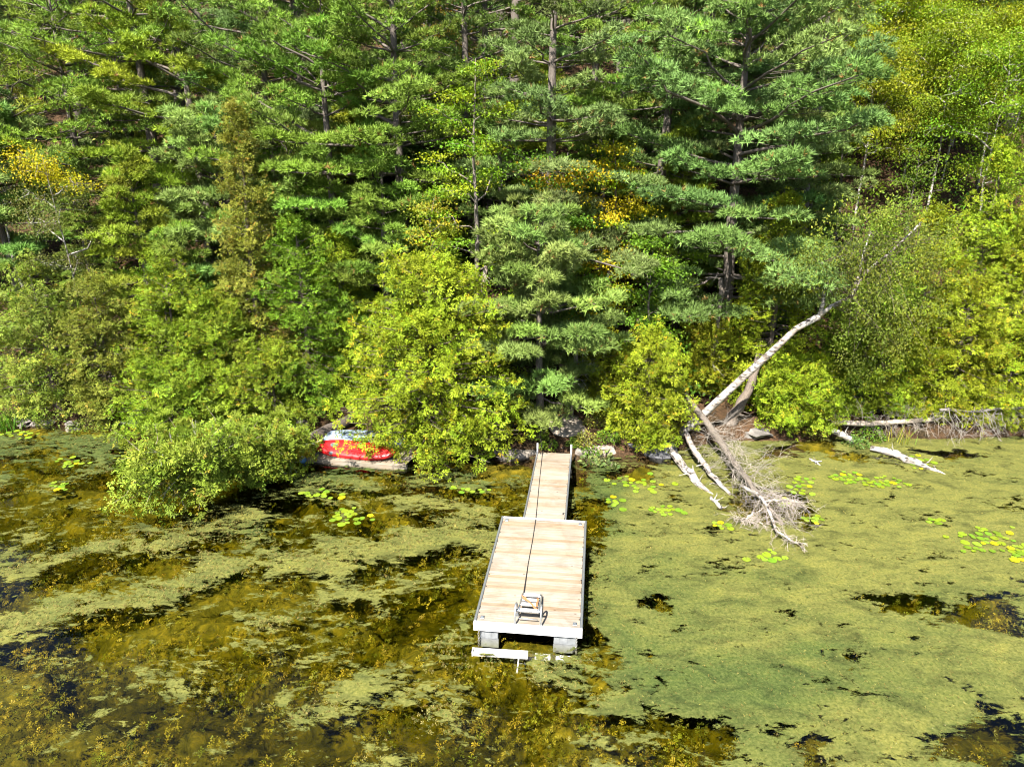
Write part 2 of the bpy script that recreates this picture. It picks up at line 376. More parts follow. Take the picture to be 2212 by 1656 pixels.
mb = MB()
def bedz(x, y):
    s = yshore(x) - y
    m = fbm(x * .55 + .3 * y, y * .8, 21, 5)
    return -.95 + .85 * sstep(.35, .72, m) - .25 * sstep(0, 6, s) + .35 * sstep(2.5, 0, s)
v, q = grid(np.arange(-24, 24.1, .2), np.arange(4.5, 27, .2), bedz)
s_ = yshore(v[:, 0]) - v[:, 1]; ok = s_ > -1.2
v[:, 2] = np.minimum(v[:, 2], -.06)
keep = ok[q].all(1); mb.add(v, q=q[keep]); bed = mb.build('lake_bed', M['bed'], smooth=True); tag(bed, kind='structure')
# water body: closed box, the land rises out of it
mb = MB(); box(mb, (-150, -150, -4), (150, 29.5, 0)); w = mb.build('water', M['water']); tag(w, kind='structure', label='shallow clear brown green lake water full of weeds')

# ------------------------------------------------------------------ floating algae and water weed
def to_px(v):
    X, Y, Z = v[:, 0], v[:, 1], v[:, 2] - CAMH
    fw = np.maximum(Y * CT - Z * ST, .1); up = Y * ST + Z * CT
    return PW / 2 + FPX * X / fw, PH / 2 - FPX * up / fw
def segdist(px, py, pts):
    d = np.full(px.shape, 1e9)
    for (x0, y0), (x1, y1) in zip(pts[:-1], pts[1:]):
        t = np.clip(((px - x0) * (x1 - x0) + (py - y0) * (y1 - y0)) / ((x1 - x0) ** 2 + (y1 - y0) ** 2), 0, 1)
        d = np.minimum(d, np.hypot(px - x0 - t * (x1 - x0), py - y0 - t * (y1 - y0)))
    return d
BANDS = [([(-300, 1470), (0, 1365), (300, 1275), (560, 1215), (800, 1185), (1060, 1130)], 34, .82), ([(-200, 1260), (0, 1215), (280, 1175), (560, 1150)], 26, .72), ([(400, 1165), (560, 1140)], 42, .9),
         ([(560, 1330), (1000, 1230)], 30, .62), ([(960, 1150), (1050, 1190)], 38, .75), ([(920, 1480), (1100, 1430), (1330, 1480), (1300, 1620)], 80, .64), ([(650, 1560), (860, 1460), (1000, 1350)], 45, .6),
         ([(780, 1640), (960, 1560)], 60, .55), ([(-100, 960), (60, 955), (250, 965)], 28, .7), ([(0, 1060), (240, 1010)], 20, .6), ([(640, 1045), (850, 1050), (1110, 1040)], 26, .62), ([(660, 1130), (820, 1090), (1090, 1075)], 16, .55),
         ([(200, 1480), (330, 1440)], 22, .42), ([(480, 1620), (640, 1480)], 16, .42)]
HOLES_AND_SHADE = [(2070, 1325, 150, 34), (1940, 1318, 80, 22), (1440, 1308, 42, 20), (2160, 1600, 90, 50), (1470, 1590, 130, 34), (1420, 1645, 200, 30), (1270, 1290, 12, 150),  (1385, 1000, 90, 16),  # open pools; the thin gap beside the dock imitates the dock's shade strip
         (1120, 1375, 95, 22), (1180, 1550, 26, 60), (1650, 1090, 90, 50), (1760, 975, 110, 18), (2050, 968, 120, 10), (1330, 1560, 50, 18)]
def density(px, py, x=None, y=None):
    if x is not None:
        px = px + (fbm(x * .7, y * .7, 61, 5) - .5) * 150; py = py + (fbm(x * .7 + 9, y * .7, 62, 5) - .5) * 90
    D = np.full(px.shape, .23) - .14 * sstep(1380, 1600, py) * sstep(900, 500, px)
    for pts, wd, a in BANDS:
        k = np.exp(-(segdist(px, py, pts) / (wd * 1.15)) ** 2); D = np.maximum(D, a * .9 * k)
    mid = fbm(x * 1.1 - y * .3, y * 1.5 + x * .2, 63, 5) if x is not None else .5
    R = (.9 + .14 * sstep(.3, .6, mid)) * sstep(1262, 1330, px + (py - 1350) * -.02) * (.93 - .12 * sstep(1380, 1640, py) - .06 * sstep(1500, 1300, px))
    D = np.maximum(D, R)
    for hx, hy, rx, ry in HOLES_AND_SHADE:
        D = D * (1 - .9 * np.exp(-(((px - hx) / rx) ** 2 + ((py - hy) / ry) ** 2) ** 1.6))
    return D
def greenness(px, py):
    G = .2 + .3 * sstep(1310, 1240, px) * sstep(1100, 1000, py) + np.zeros_like(px)
    for gx, gy, rx, ry, a in [(1600, 1480, 300, 130, .2), (1420, 1350, 150, 110, .18), (1300, 1060, 50, 110, .42), (1900, 1500, 260, 120, .1), (2100, 1650, 200, 90, .16), (520, 1150, 120, 40, .16), (1700, 1260, 280, 60, .12), (1950, 1130, 400, 130, -.12), (1650, 1120, 200, 60, -.08)]:
        G = G + a * np.exp(-((px - gx) / rx) ** 2 - ((py - gy) / ry) ** 2)
    return G
mb = MB(); v, q = grid(np.arange(-26, 26.1, .19), np.arange(5, 27.5, .19), lambda X, Y: X * 0 + .004)
px, py = to_px(v); D = density(px, py, v[:, 0], v[:, 1]); G = greenness(px, py)
s_ = yshore(v[:, 0]) - v[:, 1]; D = D * sstep(-.1, .3, s_) + .0
keep = (s_ > -.4)[q].all(1)
mb.add(v, q=q[keep], c=np.stack([.22 + .56 * D, G, D], 1)); o = mb.build('algae_mat', M['algae']); tag(o, kind='stuff', label='tan and green algae scum floating on the shallow water')

QUAD = np.array([[-.5, -.35, 0], [.5, -.3, .05], [.42, .36, -.04], [-.45, .34, .08]]); QT = np.array([[0, 1, 2], [0, 2, 3]])
LEAF = np.array([[0, 0, 0], [.5, -.3, .1], [1, 0, -.06], [.5, .3, .1]]); LT = np.array([[0, 1, 2], [0, 2, 3]])
def tint(base, n, rng, val=.18, hue=.1):
    base = np.asarray(base, float); b = base[None] * np.exp(rng.normal(size=(n, 1)) * val) * np.exp(rng.normal(size=(n, 3)) * hue)
    return np.clip(b, 0, .9)
def float_weed():
    rng = rng_of(5); n = 230000; mb = MB()
    x = rng.uniform(-23, 23, n); y = 5.5 + 20 * rng.uniform(0, 1, n) ** 1.15
    v = np.stack([x, y, np.zeros(n)], 1); px, py = to_px(v); D = density(px, py, v[:, 0], v[:, 1]); G = greenness(px, py)
    a = .35 * x + y * .15
    nz = fbm(x * .9 + y * .3, y * 1.6 - x * .45, 77, 5) * .65 + fbm(x * 5, y * 5, 5, 3) * .35
    k = (D * .95 + nz > 1.0) & (rng.uniform(size=n) < np.where(px > 1290, .42, .8)) & (yshore(x) - y > .1) & (px > -60) & (px < 2280) & (py < 1720)
    v = v[k]; G = G[k]; px = px[k]; py = py[k]; n = len(v); v[:, 2] = rng.uniform(.004, .03, n)
    nn = nrm(np.stack([rng.normal(size=n) * .35, rng.normal(size=n) * .35, np.ones(n)], 1))
    d = np.stack([1.0 + rng.normal(size=n) * .6, .35 + rng.normal(size=n) * .6, rng.normal(size=n) * .1], 1)
    yel = tint((.21, .18, .05), n, rng, .25, .06); grn = tint((.09, .115, .026), n, rng, .25, .06)
    c = np.where((rng.uniform(size=n) < np.clip(G * 1.3, .1, .85))[:, None], grn, yel)
    pale = rng.uniform(size=n) < .006; c[pale] = (.5, .46, .3)
    scatter_many(mb, FANS, v, frame_x(d, nn), np.where(pale, .02, rng.uniform(.03, .085, n) * np.where(px > 1290, .6, 1)), c, rng)
    o = mb.build('floating_weed', M['weed']); tag(o, kind='stuff', label='loose flecks of yellow green weed floating on the lake')
    # plumes under the surface
    mb = MB(); m = 12000
    x = rng.uniform(-22, 22, m); y = 5.5 + 19 * rng.uniform(0, 1, m) ** 1.1
    P = np.stack([x, y, np.zeros(m)], 1); px, py = to_px(P)
    cl = fbm(x * .8, y * 1.1, 31, 4)
    k = (px > -80) & (px < 2300) & (py < 1740) & (yshore(x) - y > .25) & (cl > .38) & ((px < 1330) | (density(px, py, x, y) < .8))
    P = P[k]; cl = cl[k]; m = len(P)
    kk = 15; top = -rng.uniform(.06, .7, m) * np.clip(1.6 - cl * 1.5, .25, 1)
    base = np.repeat(P, kk, 0); tt = np.tile(np.linspace(0, 1, kk), m); ln_ = np.repeat(rng.uniform(.25, .6, m), kk); az = np.repeat(rng.normal(.35, .7, m), kk)
    pos = base + np.stack([np.cos(az) * tt * ln_ * .6, np.sin(az) * tt * ln_ * .6, np.repeat(top, kk) - (1 - tt) * ln_ * .7], 1) + rng.normal(size=(m * kk, 3)) * .045
    pos[:, 2] = np.minimum(pos[:, 2], -.015)
    c = np.repeat(tint((.27, .21, .016), m, rng, .22, .05), kk, 0) * np.exp(rng.normal(size=(m * kk, 1)) * .15)
    gr = np.repeat(rng.uniform(size=m) < .3, kk); c[gr] = c[gr] * np.array([.6, .8, .8])
    nn = nrm(rng.normal(size=(m * kk, 3)) * .7 + np.array([0, 0, 1.0]))
    scatter_many(mb, FANS, pos, frame_x(rng.normal(size=(m * kk, 3)), nn), rng.uniform(.045, .1, m * kk), np.clip(c, 0, .8), rng)
    o = mb.build('pondweed', M['weed']); tag(o, kind='stuff', label='golden pondweed growing below the water surface')

# ------------------------------------------------------------------ trees
def make_tufts(K, rng):
    tv = []
    for i in range(K):
        el = np.arccos(rng.uniform(.32, 1)); az = (i + rng.uniform(0, .8)) / K * 2 * np.pi * 2.4
        d = np.array([np.sin(el) * np.cos(az), np.sin(el) * np.sin(az), np.cos(el)]); w = nrm(np.cross(d, np.array([0, 0, 1.0])) + rng.normal(size=3) * .25) * .08
        L = rng.uniform(.75, 1.1); tv += [d * .06 - w, d * .06 + w, d * L]
    return np.array(tv), np.arange(3 * K).reshape(-1, 3)
TUFT = [make_tufts(8, rng_of(100 + i)) for i in range(5)]
TUFT_FAR = [make_tufts(6, rng_of(120 + i)) for i in range(5)]
def make_fan(rng):
    tv = []; tt = []
    for a, L in zip((-62, -30, 0, 28, 60), (.55, .85, 1, .82, .58)):
        a = math.radians(a + rng.uniform(-8, 8)); L *= rng.uniform(.85, 1.12); d = np.array([math.cos(a), math.sin(a), 0]); p = np.array([-d[1], d[0], 0]) * .13
        dz = np.array([0, 0, -.14 * rng.uniform(.2, 1.6)])
        b = len(tv); tv += [d * .03, d * L * .55 - p, d * L + dz, d * L * .55 + p]; tt += [[b, b + 1, b + 2], [b, b + 2, b + 3]]
    return np.array(tv), np.array(tt)
FAN = [make_fan(rng_of(200 + i)) for i in range(4)]
def make_fan_small(rng):
    tv = []; tt = []
    for a, L in zip((-50, 0, 48), (.8, 1, .8)):
        a = math.radians(a + rng.uniform(-12, 12)); L *= rng.uniform(.8, 1.2); d = np.array([math.cos(a), math.sin(a), 0]); p = np.array([-d[1], d[0], 0]) * .17
        dz = np.array([0, 0, -.2 * rng.uniform(-.2, 1.4)]); b = len(tv)
        tv += [d * .1, d * L * .75 - p + dz * .5, d * L + dz, ]; tt += [[b, b + 1, b + 2]]
        tv[-1] = d * L + p * .9 + dz
    return np.array(tv), np.array(tt)
FANS = [make_fan_small(rng_of(230 + i)) for i in range(4)]
MAPLE = np.array([[0, 0, 0], [.3, -.42, .05], [.52, -.2, 0], [1, 0, -.12], [.52, .2, 0], [.3, .42, .05]]); MAPT = np.array([[0, 1, 2], [0, 2, 3], [0, 3, 4], [0, 4, 5]])

def scatter_many(mb, temps, pos, R, size, col, rng):
    k = rng.integers(0, len(temps), len(pos)); size = np.broadcast_to(size, (len(pos),))
    for i, (tv, tt) in enumerate(temps):
        s = k == i
        if s.any(): scatter(mb, tv, tt, pos[s], R[s], size[s], col[s])

float_weed()

def trunk_line(H, rng, lean=(0, 0), wob=.12, m=9, z0=-.4):
    t = np.linspace(0, 1, m); p = np.stack([lean[0] * t * H, lean[1] * t * H, z0 + (H - z0) * t], 1)
    p[1:-1, :2] += np.cumsum(rng.normal(size=(m - 2, 2)), 0) * wob * .35
    return p
def on_line(p, z): return np.array([np.interp(z, p[:, 2], p[:, 0]), np.interp(z, p[:, 2], p[:, 1]), z])

def gen_pine(seed, H, zb, R, shape='full', col=(.085, .145, .03), gap=.75, tuft=.225, lean=(0, 0), bias=None, r0=None, nb=(4, 6), dense=1.0, dead=True, barkcol=(1, 1, 1)):
    bias = bias or (-1.57, .22)
    rng = rng_of(seed); wood = MB(); fol = MB()
    ln_ = trunk_line(H, rng, lean); r0 = r0 or H * .014 + .03
    tt_ = np.linspace(0, 1, len(ln_)); tube(wood, ln_, r0 * (1 - tt_) ** .8 + .02 + r0 * .35 * (1 - tt_) ** 8, 9, barkcol, .05, rng)
    z = zb; PT, AX, CC = [], [], []
    while z < H - .25:
        t = (z - zb) / (H - zb)
        if shape == 'full': rad = R * min(1, .55 + 2.2 * t) * (1 - t) ** .62 + .25
        elif shape == 'flat': rad = R * (.75 + .5 * math.sin(t * 2.6 + .3)) * (1 - t ** 3) + .3
        else: rad = R * (1 - t) ** .8 + .3
        n = rng.integers(nb[0], nb[1] + 1); a0 = rng.uniform(0, 6.28)
        for b in range(n):
            az = a0 + b / n * 6.28 + rng.normal() * .25
            L = rad * rng.uniform(.62, 1.15)
            if bias: L *= 1 + bias[1] * math.cos(az - bias[0])
            if L < .3: continue
            zz = z + rng.normal() * .12; el = math.radians(-6 + 42 * t ** 1.3 + rng.normal() * 6); cv = rng.uniform(.02, .16)
            o = on_line(ln_, zz); dh = np.array([math.cos(az), math.sin(az), 0])
            s = np.linspace(0, 1, 6); bp = o + dh * (L * s)[:, None]; bp[:, 2] += L * (math.tan(el) * s + cv * s ** 2); bp[1:, :2] += rng.normal(size=(5, 2)) * .04 * L
            tube(wood, bp, (.012 + .013 * L) * (1 - s * .8), 4, barkcol, cap=False)
            bc = np.asarray(col) * np.exp(rng.normal() * .14) * np.exp(rng.normal(size=3) * .06)
            side = np.array([-dh[1], dh[0], 0]); npf = max(2, int(L * 2.7 * dense + rng.uniform(0, 1)))
            for j in range(npf):                  # puffs of needle tufts, round on top, along the outer branch and its side twigs
                si = .24 + .76 * (j + rng.uniform(.3, 1)) / npf; lat = rng.uniform(-1, 1) * L * (.08 + .34 * (1.05 - si)); pr = rng.uniform(.26, .46) * (.82 + .12 * L)
                p0 = np.array([np.interp(min(si, 1), s, bp[:, k]) for k in range(3)]); c = p0 + side * lat + dh * abs(lat) * .35 + [0, 0, .06 + abs(lat) * .06]
                if abs(lat) > .35: tube(wood, [p0 - dh * .1, (p0 + c) / 2 - [0, 0, .02], c], [.014, .01, .006], 3, barkcol, cap=False)
                m_ = int(31 * (pr / .34) ** 1.5 * min(1.15, dense)); dv = nrm(rng.normal(size=(m_, 3)) + dh * .25 + [0, 0, .45]); dv[:, 2] = np.where(dv[:, 2] < -.25, -dv[:, 2] * .5, dv[:, 2])
                PT.append(c + dv * np.array([1.1, 1.1, .5]) * pr * rng.uniform(.45, 1.0, (m_, 1)) ** .6); AX.append(dv * [.8, .8, .9] + dh * .3 + [0, 0, .35] + rng.normal(size=(m_, 3)) * .18); CC.append(np.repeat((bc * np.exp(rng.normal() * .12))[None], m_, 0))
        z += gap * rng.uniform(.75, 1.25) * (1 - .35 * t)
    PT = np.concatenate(PT); AX = np.concatenate(AX); CC = np.concatenate(CC); n = len(PT)
    top = on_line(ln_, H); PT = np.concatenate([PT, top + rng.normal(size=(14, 3)) * (.12, .12, .25) - [0, 0, .15]]); AX = np.concatenate([AX, rng.normal(size=(14, 3)) * .5 + [0, 0, 1]]); CC = np.concatenate([CC, np.repeat(np.asarray(col)[None], 14, 0)])
    n = len(PT); CC = np.clip(CC * np.exp(rng.normal(size=(n, 1)) * .16), 0, .9)
    old = rng.uniform(size=n) < .012; CC[old] = (.26, .15, .05)
    scatter_many(fol, TUFT_FAR if dense < .7 else TUFT, PT, frame_z(AX, rng), tuft * rng.uniform(.8, 1.25, n), CC, rng)
    if dead:
        for i in range(int(zb / .45)):
            zz = rng.uniform(.15 * zb, zb * 1.25); az = rng.uniform(0, 6.28); L = rng.uniform(.3, 1.3)
            o = on_line(ln_, zz); d = np.array([math.cos(az), math.sin(az), rng.uniform(-.25, .25)]); s = np.linspace(0, 1, 4)[:, None]
            tube(wood, o + d * L * s + rng.normal(size=(4, 3)) * .04 * s, .018 * (1 - s[:, 0] * .7), 3, (1.5, 1.5, 1.5), cap=False)
    return wood.mesh('trunk', M['bark'], True), fol.mesh('crown', M['pine'])

def cedar_foliage(fol, cent, out, rng, per, spread, size, col, cvar=.2, temps=None):
    """clumps of flat sprays round the given centres; the sprays of a clump lie roughly parallel"""
    m = len(cent); n = m * per; o = np.repeat(out, per, 0)
    cn = nrm(out * .45 + rng.normal(size=(m, 3)) * .5 + np.array([0, 0, .8])); cnr = np.repeat(cn, per, 0)
    g = rng.normal(size=(n, 3)) * spread * np.repeat(rng.uniform(.7, 1.25, (m, 1)), per, 0); g = g - cnr * np.sum(g * cnr, 1, keepdims=True) * .6
    pos = np.repeat(cent, per, 0) + g
    d = o * .6 + g / spread * .55 + rng.normal(size=(n, 3)) * .4 + np.array([0, 0, .05]); nn = cnr + rng.normal(size=(n, 3)) * .32
    cc = np.repeat(tint(col, m, rng, cvar, .05), per, 0) * np.exp(rng.normal(size=(n, 1)) * .2)
    br = rng.uniform(size=n) < .03; cc[br] = cc[br] * np.array([1.6, .95, 1.1])
    scatter_many(fol, temps or FANS, pos, frame_x(d, nn), size * rng.uniform(.7, 1.3, n), np.clip(cc, 0, .9), rng)

def gen_cedar(seed, H, R, zb=.3, prof='oval', col=(.125, .155, .014), nbr=185, per=23, lean=(0, 0), bias=None, size=.13, sparse=0.0, multi=1, spread=.13, ncl=4):
    rng = rng_of(seed); wood = MB(); fol = MB(); C_, O_ = [], []
    lines = []
    for k in range(multi):
        le = (lean[0] + (rng.normal() * .06 if k else 0), lean[1] + (rng.normal() * .06 if k else 0)); hh = H * (1 if k == 0 else rng.uniform(.7, .92))
        l = trunk_line(hh, rng, le, .08); lines.append((l, hh)); tt_ = np.linspace(0, 1, len(l)); tube(wood, l, (H * .013 + .04) * (1 - tt_ * .93), 7, (1, .95, .9), .06, rng)
    for i in range(nbr):
        l, hh = lines[rng.integers(0, multi)]
        t = rng.uniform(0, 1) ** 1.15
        if prof == 'oval': e = (np.sin(np.pi * min(1, .34 + .66 * t) ** 1.0)) ** .62 * (1.02 - .32 * t)
        elif prof == 'cone': e = (1 - t) ** .8 * min(1, .7 + 2 * t)
        elif prof == 'spire': e = ((1 - t) ** .8 * .9 + .1)
        else: e = (1 - t ** 2.2) ** .6 * min(1, .75 + 1.2 * t)
        z = zb + t * (hh - zb); az = rng.uniform(0, 6.28); L = R * e * rng.uniform(.72, 1.12)
        if bias: L *= max(.15, 1 + bias[1] * math.cos(az - bias[0]))
        if rng.uniform() < sparse: L *= .4
        o = on_line(l, min(z, hh)); dh = np.array([math.cos(az), math.sin(az), 0])
        el = math.radians(-14 + 55 * t ** 1.4 + rng.normal() * 10); s = np.linspace(0, 1, 5)
        bp = o + dh * (L * s)[:, None]; bp[:, 2] += L * (math.tan(el) * s * (1 - s * .35) + .10 * s ** 3); bp[1:, :2] += rng.normal(size=(4, 2)) * .05 * L
        tube(wood, bp, (.008 + .011 * L) * (1 - s * .85), 3, (1.1, 1.05, 1.0), cap=False)
        us = np.linspace(.42, 1.0, ncl) if L > .8 else np.linspace(.3, 1, max(2, ncl - 2))
        c = np.stack([np.interp(us, s, bp[:, k]) for k in range(3)], 1); sd = np.array([-dh[1], dh[0], 0])
        c = c + sd * (rng.normal(size=(len(us), 1)) * (.16 + .14 * L * (1 - us[:, None] * .5))) + rng.normal(size=c.shape) * .05
        c[:, 2] = np.maximum(c[:, 2], .15)
        C_.append(c); O_.append(np.repeat(dh[None], len(us), 0))
    C_ = np.concatenate(C_); O_ = np.concatenate(O_)
    tp = lines[0][0][-1] + rng.normal(size=(8, 3)) * (.1, .1, .28) - [0, 0, .2]; C_ = np.concatenate([C_, tp]); O_ = np.concatenate([O_, nrm(rng.normal(size=(8, 3)) + [0, 0, 1])])
    cedar_foliage(fol, C_, O_, rng, per, spread, size, col)
    return wood.mesh('trunk', M['bark'], True), fol.mesh('crown', M['cedar'])

def gen_broad(seed, H, zb, R, col=(.12, .18, .012), col2=None, f2=0.0, ncl=90, per=75, leaf=.1, temps=None, lean=(0, 0), bark='bark', flat=.3, spread=.34, limbs=16, topcol=None, r0=None, barkcol=(1, 1, 1)):
    rng = rng_of(seed); wood = MB(); fol = MB(); ln_ = trunk_line(H * .96, rng, lean, .2)
    t_ = np.linspace(0, 1, len(ln_)); r0 = r0 or H * .009 + .035; tube(wood, ln_, r0 * (1 - t_ * .92), 8, barkcol, .05, rng)
    tips = []
    for i in range(limbs):
        t = .02 + .96 * (i + rng.uniform(0, .6)) / limbs; z = zb * .8 + t * (H * .93 - zb * .8); az = i * 2.4 + rng.normal() * .4
        e = math.sin(math.pi * min(1, .25 + .72 * t)) ** .7; L = R * e * rng.uniform(.75, 1.1); el = math.radians(20 + 35 * t + rng.normal() * 8)
        o = on_line(ln_, min(z, ln_[-1][2])); dh = np.array([math.cos(az), math.sin(az), 0]); s = np.linspace(0, 1, 6)
        bp = o + dh * (L * s)[:, None]; bp[:, 2] += L * math.tan(el) * (s - .45 * s ** 2) ; bp[1:] += rng.normal(size=(5, 3)) * .06 * L
        tube(wood, bp, (.01 + .013 * L) * (1 - s * .85), 4, barkcol, cap=False)
        k = max(2, int(ncl / limbs))
        for j in range(k):
            u = rng.uniform(.3, 1.05); p = np.array([np.interp(u, s, bp[:, q_]) for q_ in range(3)]); off = rng.normal(size=3) * np.array([.28, .28, .16]) * R * .5
            tips.append(np.append(p + off, (u - .3)))
            e2 = np.stack([p, p + off * .6 + [0, 0, .03], p + off]); tube(wood, e2, [.011, .008, .004], 3, barkcol, cap=False)
    tips = np.array(tips); m = len(tips); C_ = tips[:, :3]
    pos = np.repeat(C_, per, 0) + rng.normal(size=(m * per, 3)) * np.array([spread, spread, spread * flat]); n = len(pos)
    cb = tint(col, m, rng, .18, .07)
    if col2 is not None:
        sel = rng.uniform(size=m) < f2; cb[sel] = tint(col2, sel.sum(), rng, .15, .08)
    if topcol is not None:
        hi = C_[:, 2] > np.quantile(C_[:, 2], .84); cb[hi] = tint(topcol, hi.sum(), rng, .15, .06)
    cc = np.clip(np.repeat(cb, per, 0) * np.exp(rng.normal(size=(n, 1)) * .2), 0, .9)
    d = rng.normal(size=(n, 3)) + np.array([0, -.2, -.35]); nn = rng.normal(size=(n, 3)) * .55 + np.array([0, -.15, 1.0])
    tv, tt = temps or (LEAF, LT)
    scatter(fol, tv, tt, pos, frame_x(d, nn), leaf * rng.uniform(.65, 1.25, n), cc)
    return wood.mesh('trunk', M[bark], True), fol.mesh('crown', M['leaf'])

def stand(name, meshes, X, Y, label, cat='tree', sx=1.0, sy=None, sz=1.0, rz=0.0, group=None, sink=.1):
    e = empty(name, (X, Y, float(ground_z(X, Y)) - sink), rz, label, cat, group)
    e.scale = (sx, sy or sx, sz)
    put('trunk', meshes[0], e); put('crown', meshes[1], e)
    return e
def spot(px, pref, inland, ptop, hw):
    """where a tree seen at image column px stands, how tall and wide it is"""
    X = 0.0
    for _ in range(12):
        Y = float(yshore(X)) + inland; X = float(at_Y(px, pref, Y)[0])
    zg = float(ground_z(X, Y)); H = float(at_Y(px, ptop, Y)[2]) - zg
    fw = Y * CT - (at_Y(px, pref, Y)[2] - CAMH) * ST
    return X, Y, H, hw / FPX * fw

YG = (.19, .24, .013); YGD = (.15, .21, .014); OLV = (.16, .2, .026); GRN = (.105, .205, .014); BRN = (.165, .185, .024)
# --- cedars along the shore: px, reference row, metres inland, top row, half width, options, label
CED = [
 (95, 750, .7, 570, 120, dict(seed=11, col=OLV, prof='bush', multi=3), 'olive green cedar at the left edge of the picture beside the shore'),
 (225, 760, .9, 590, 105, dict(seed=12, col=OLV, prof='bush', multi=2), 'bushy olive cedar on the left shore under the thin white birch stem'),
 (370, 730, .9, 555, 100, dict(seed=13, col=YGD, prof='bush', multi=2), 'round green cedar left of the tall pointed cedar'),
 (545, 560, 2.0, 228, 118, dict(seed=14, col=BRN, prof='spire', nbr=270, sparse=.1), 'tallest pointed cedar with brownish spire on the left shore'),
 (470, 790, .5, 640, 95, dict(seed=15, col=YGD, prof='bush'), 'low spreading cedar at the foot of the pointed cedar'),
 (655, 690, 1.0, 470, 105, dict(seed=16, col=GRN, prof='bush', nbr=170), 'bright green cedar right of the pointed cedar'),
 (745, 720, 2.6, 500, 95, dict(seed=17, col=YG, prof='oval'), 'yellowish cedar standing above the stacked boats'),
 (932, 800, .4, 562, 190, dict(seed=18, col=YG, prof='bush', nbr=430, per=24, size=.15, multi=2, bias=(-1.5, .2), lean=(.0, -.05), zb=.25), 'large yellow green cedar hanging over the red kayak'),
 (1398, 840, .6, 715, 92, dict(seed=19, col=YG, prof='bush', nbr=150, bias=(-1.6, .15)), 'rounded yellow green cedar just right of the gangway'),
 (1292, 760, 2.2, 690, 62, dict(seed=20, col=YG, prof='oval', nbr=90), 'small yellowish cedar behind the rounded one right of the gangway'),
 (1535, 760, 2.8, 690, 78, dict(seed=21, col=YG, prof='bush', nbr=110), 'yellow cedar clump behind the base of the leaning birch'),
 (1680, 620, 2.4, 415, 108, dict(seed=22, col=YG, prof='oval', nbr=190), 'tall golden green cedar behind the white leaning trunk'),
 (1712, 880, .7, 770, 95, dict(seed=23, col=YG, prof='bush', nbr=140), 'low rounded cedar beside the dead brush, right of the leaning birch'),
 (1880, 700, 2.0, 480, 110, dict(seed=24, col=YGD, prof='oval', nbr=180), 'cedar behind the drooping crown of the leaning birch'),
 (1985, 680, 2.0, 455, 105, dict(seed=25, col=YG, prof='oval', nbr=180), 'cedar at right above the fallen dead trunk'),
 (2105, 620, 3.4, 320, 115, dict(seed=26, col=YG, prof='spire', nbr=210), 'tall pointed yellow green cedar near the right edge'),
 (2195, 680, 2.4, 420, 120, dict(seed=27, col=YG, prof='oval', nbr=190), 'broad cedar cut by the right edge of the picture'),
 (1915, 800, 1.4, 660, 92, dict(seed=28, col=YG, prof='bush', nbr=130), 'low cedar between the stump and the fallen dead trunk'),
 (2070, 770, 1.3, 610, 105, dict(seed=29, col=YG, prof='bush', nbr=150), 'low bushy cedar over the fallen dead trunk at right'),
 (2185, 830, .9, 700, 105, dict(seed=30, col=YG, prof='bush', nbr=150, bias=(-1.6, .2)), 'lowest cedar at the right edge with bare hanging twigs below'),
 (2260, 600, 3.0, 300, 120, dict(seed=32, col=YG, prof='cone', nbr=100), 'cedar mostly outside the right edge of the picture'),
 (395, 860, .15, 785, 125, dict(seed=34, col=YGD, prof='bush', nbr=150, bias=(-1.57, .2)), 'low cedar at the water behind the leaning cedar crown'),
 (590, 850, .25, 745, 105, dict(seed=35, col=YGD, prof='bush', nbr=130, bias=(-1.57, .25)), 'low cedar on the bank between the leaning cedar and the boats'),
 (-40, 800, 1.0, 600, 110, dict(seed=33, col=OLV, prof='bush', nbr=80), 'olive cedar mostly outside the left edge of the picture'),
]
for px_, pr, inl, pt, hw, op, lab in CED:
    X, Y, H, R = spot(px_, pr, inl, pt, hw); op = dict(op); sd = op.pop('seed')
    stand('cedar_tree', gen_cedar(sd, H, R * 1.0, **op), X, Y, lab, group='cedars along the shore')

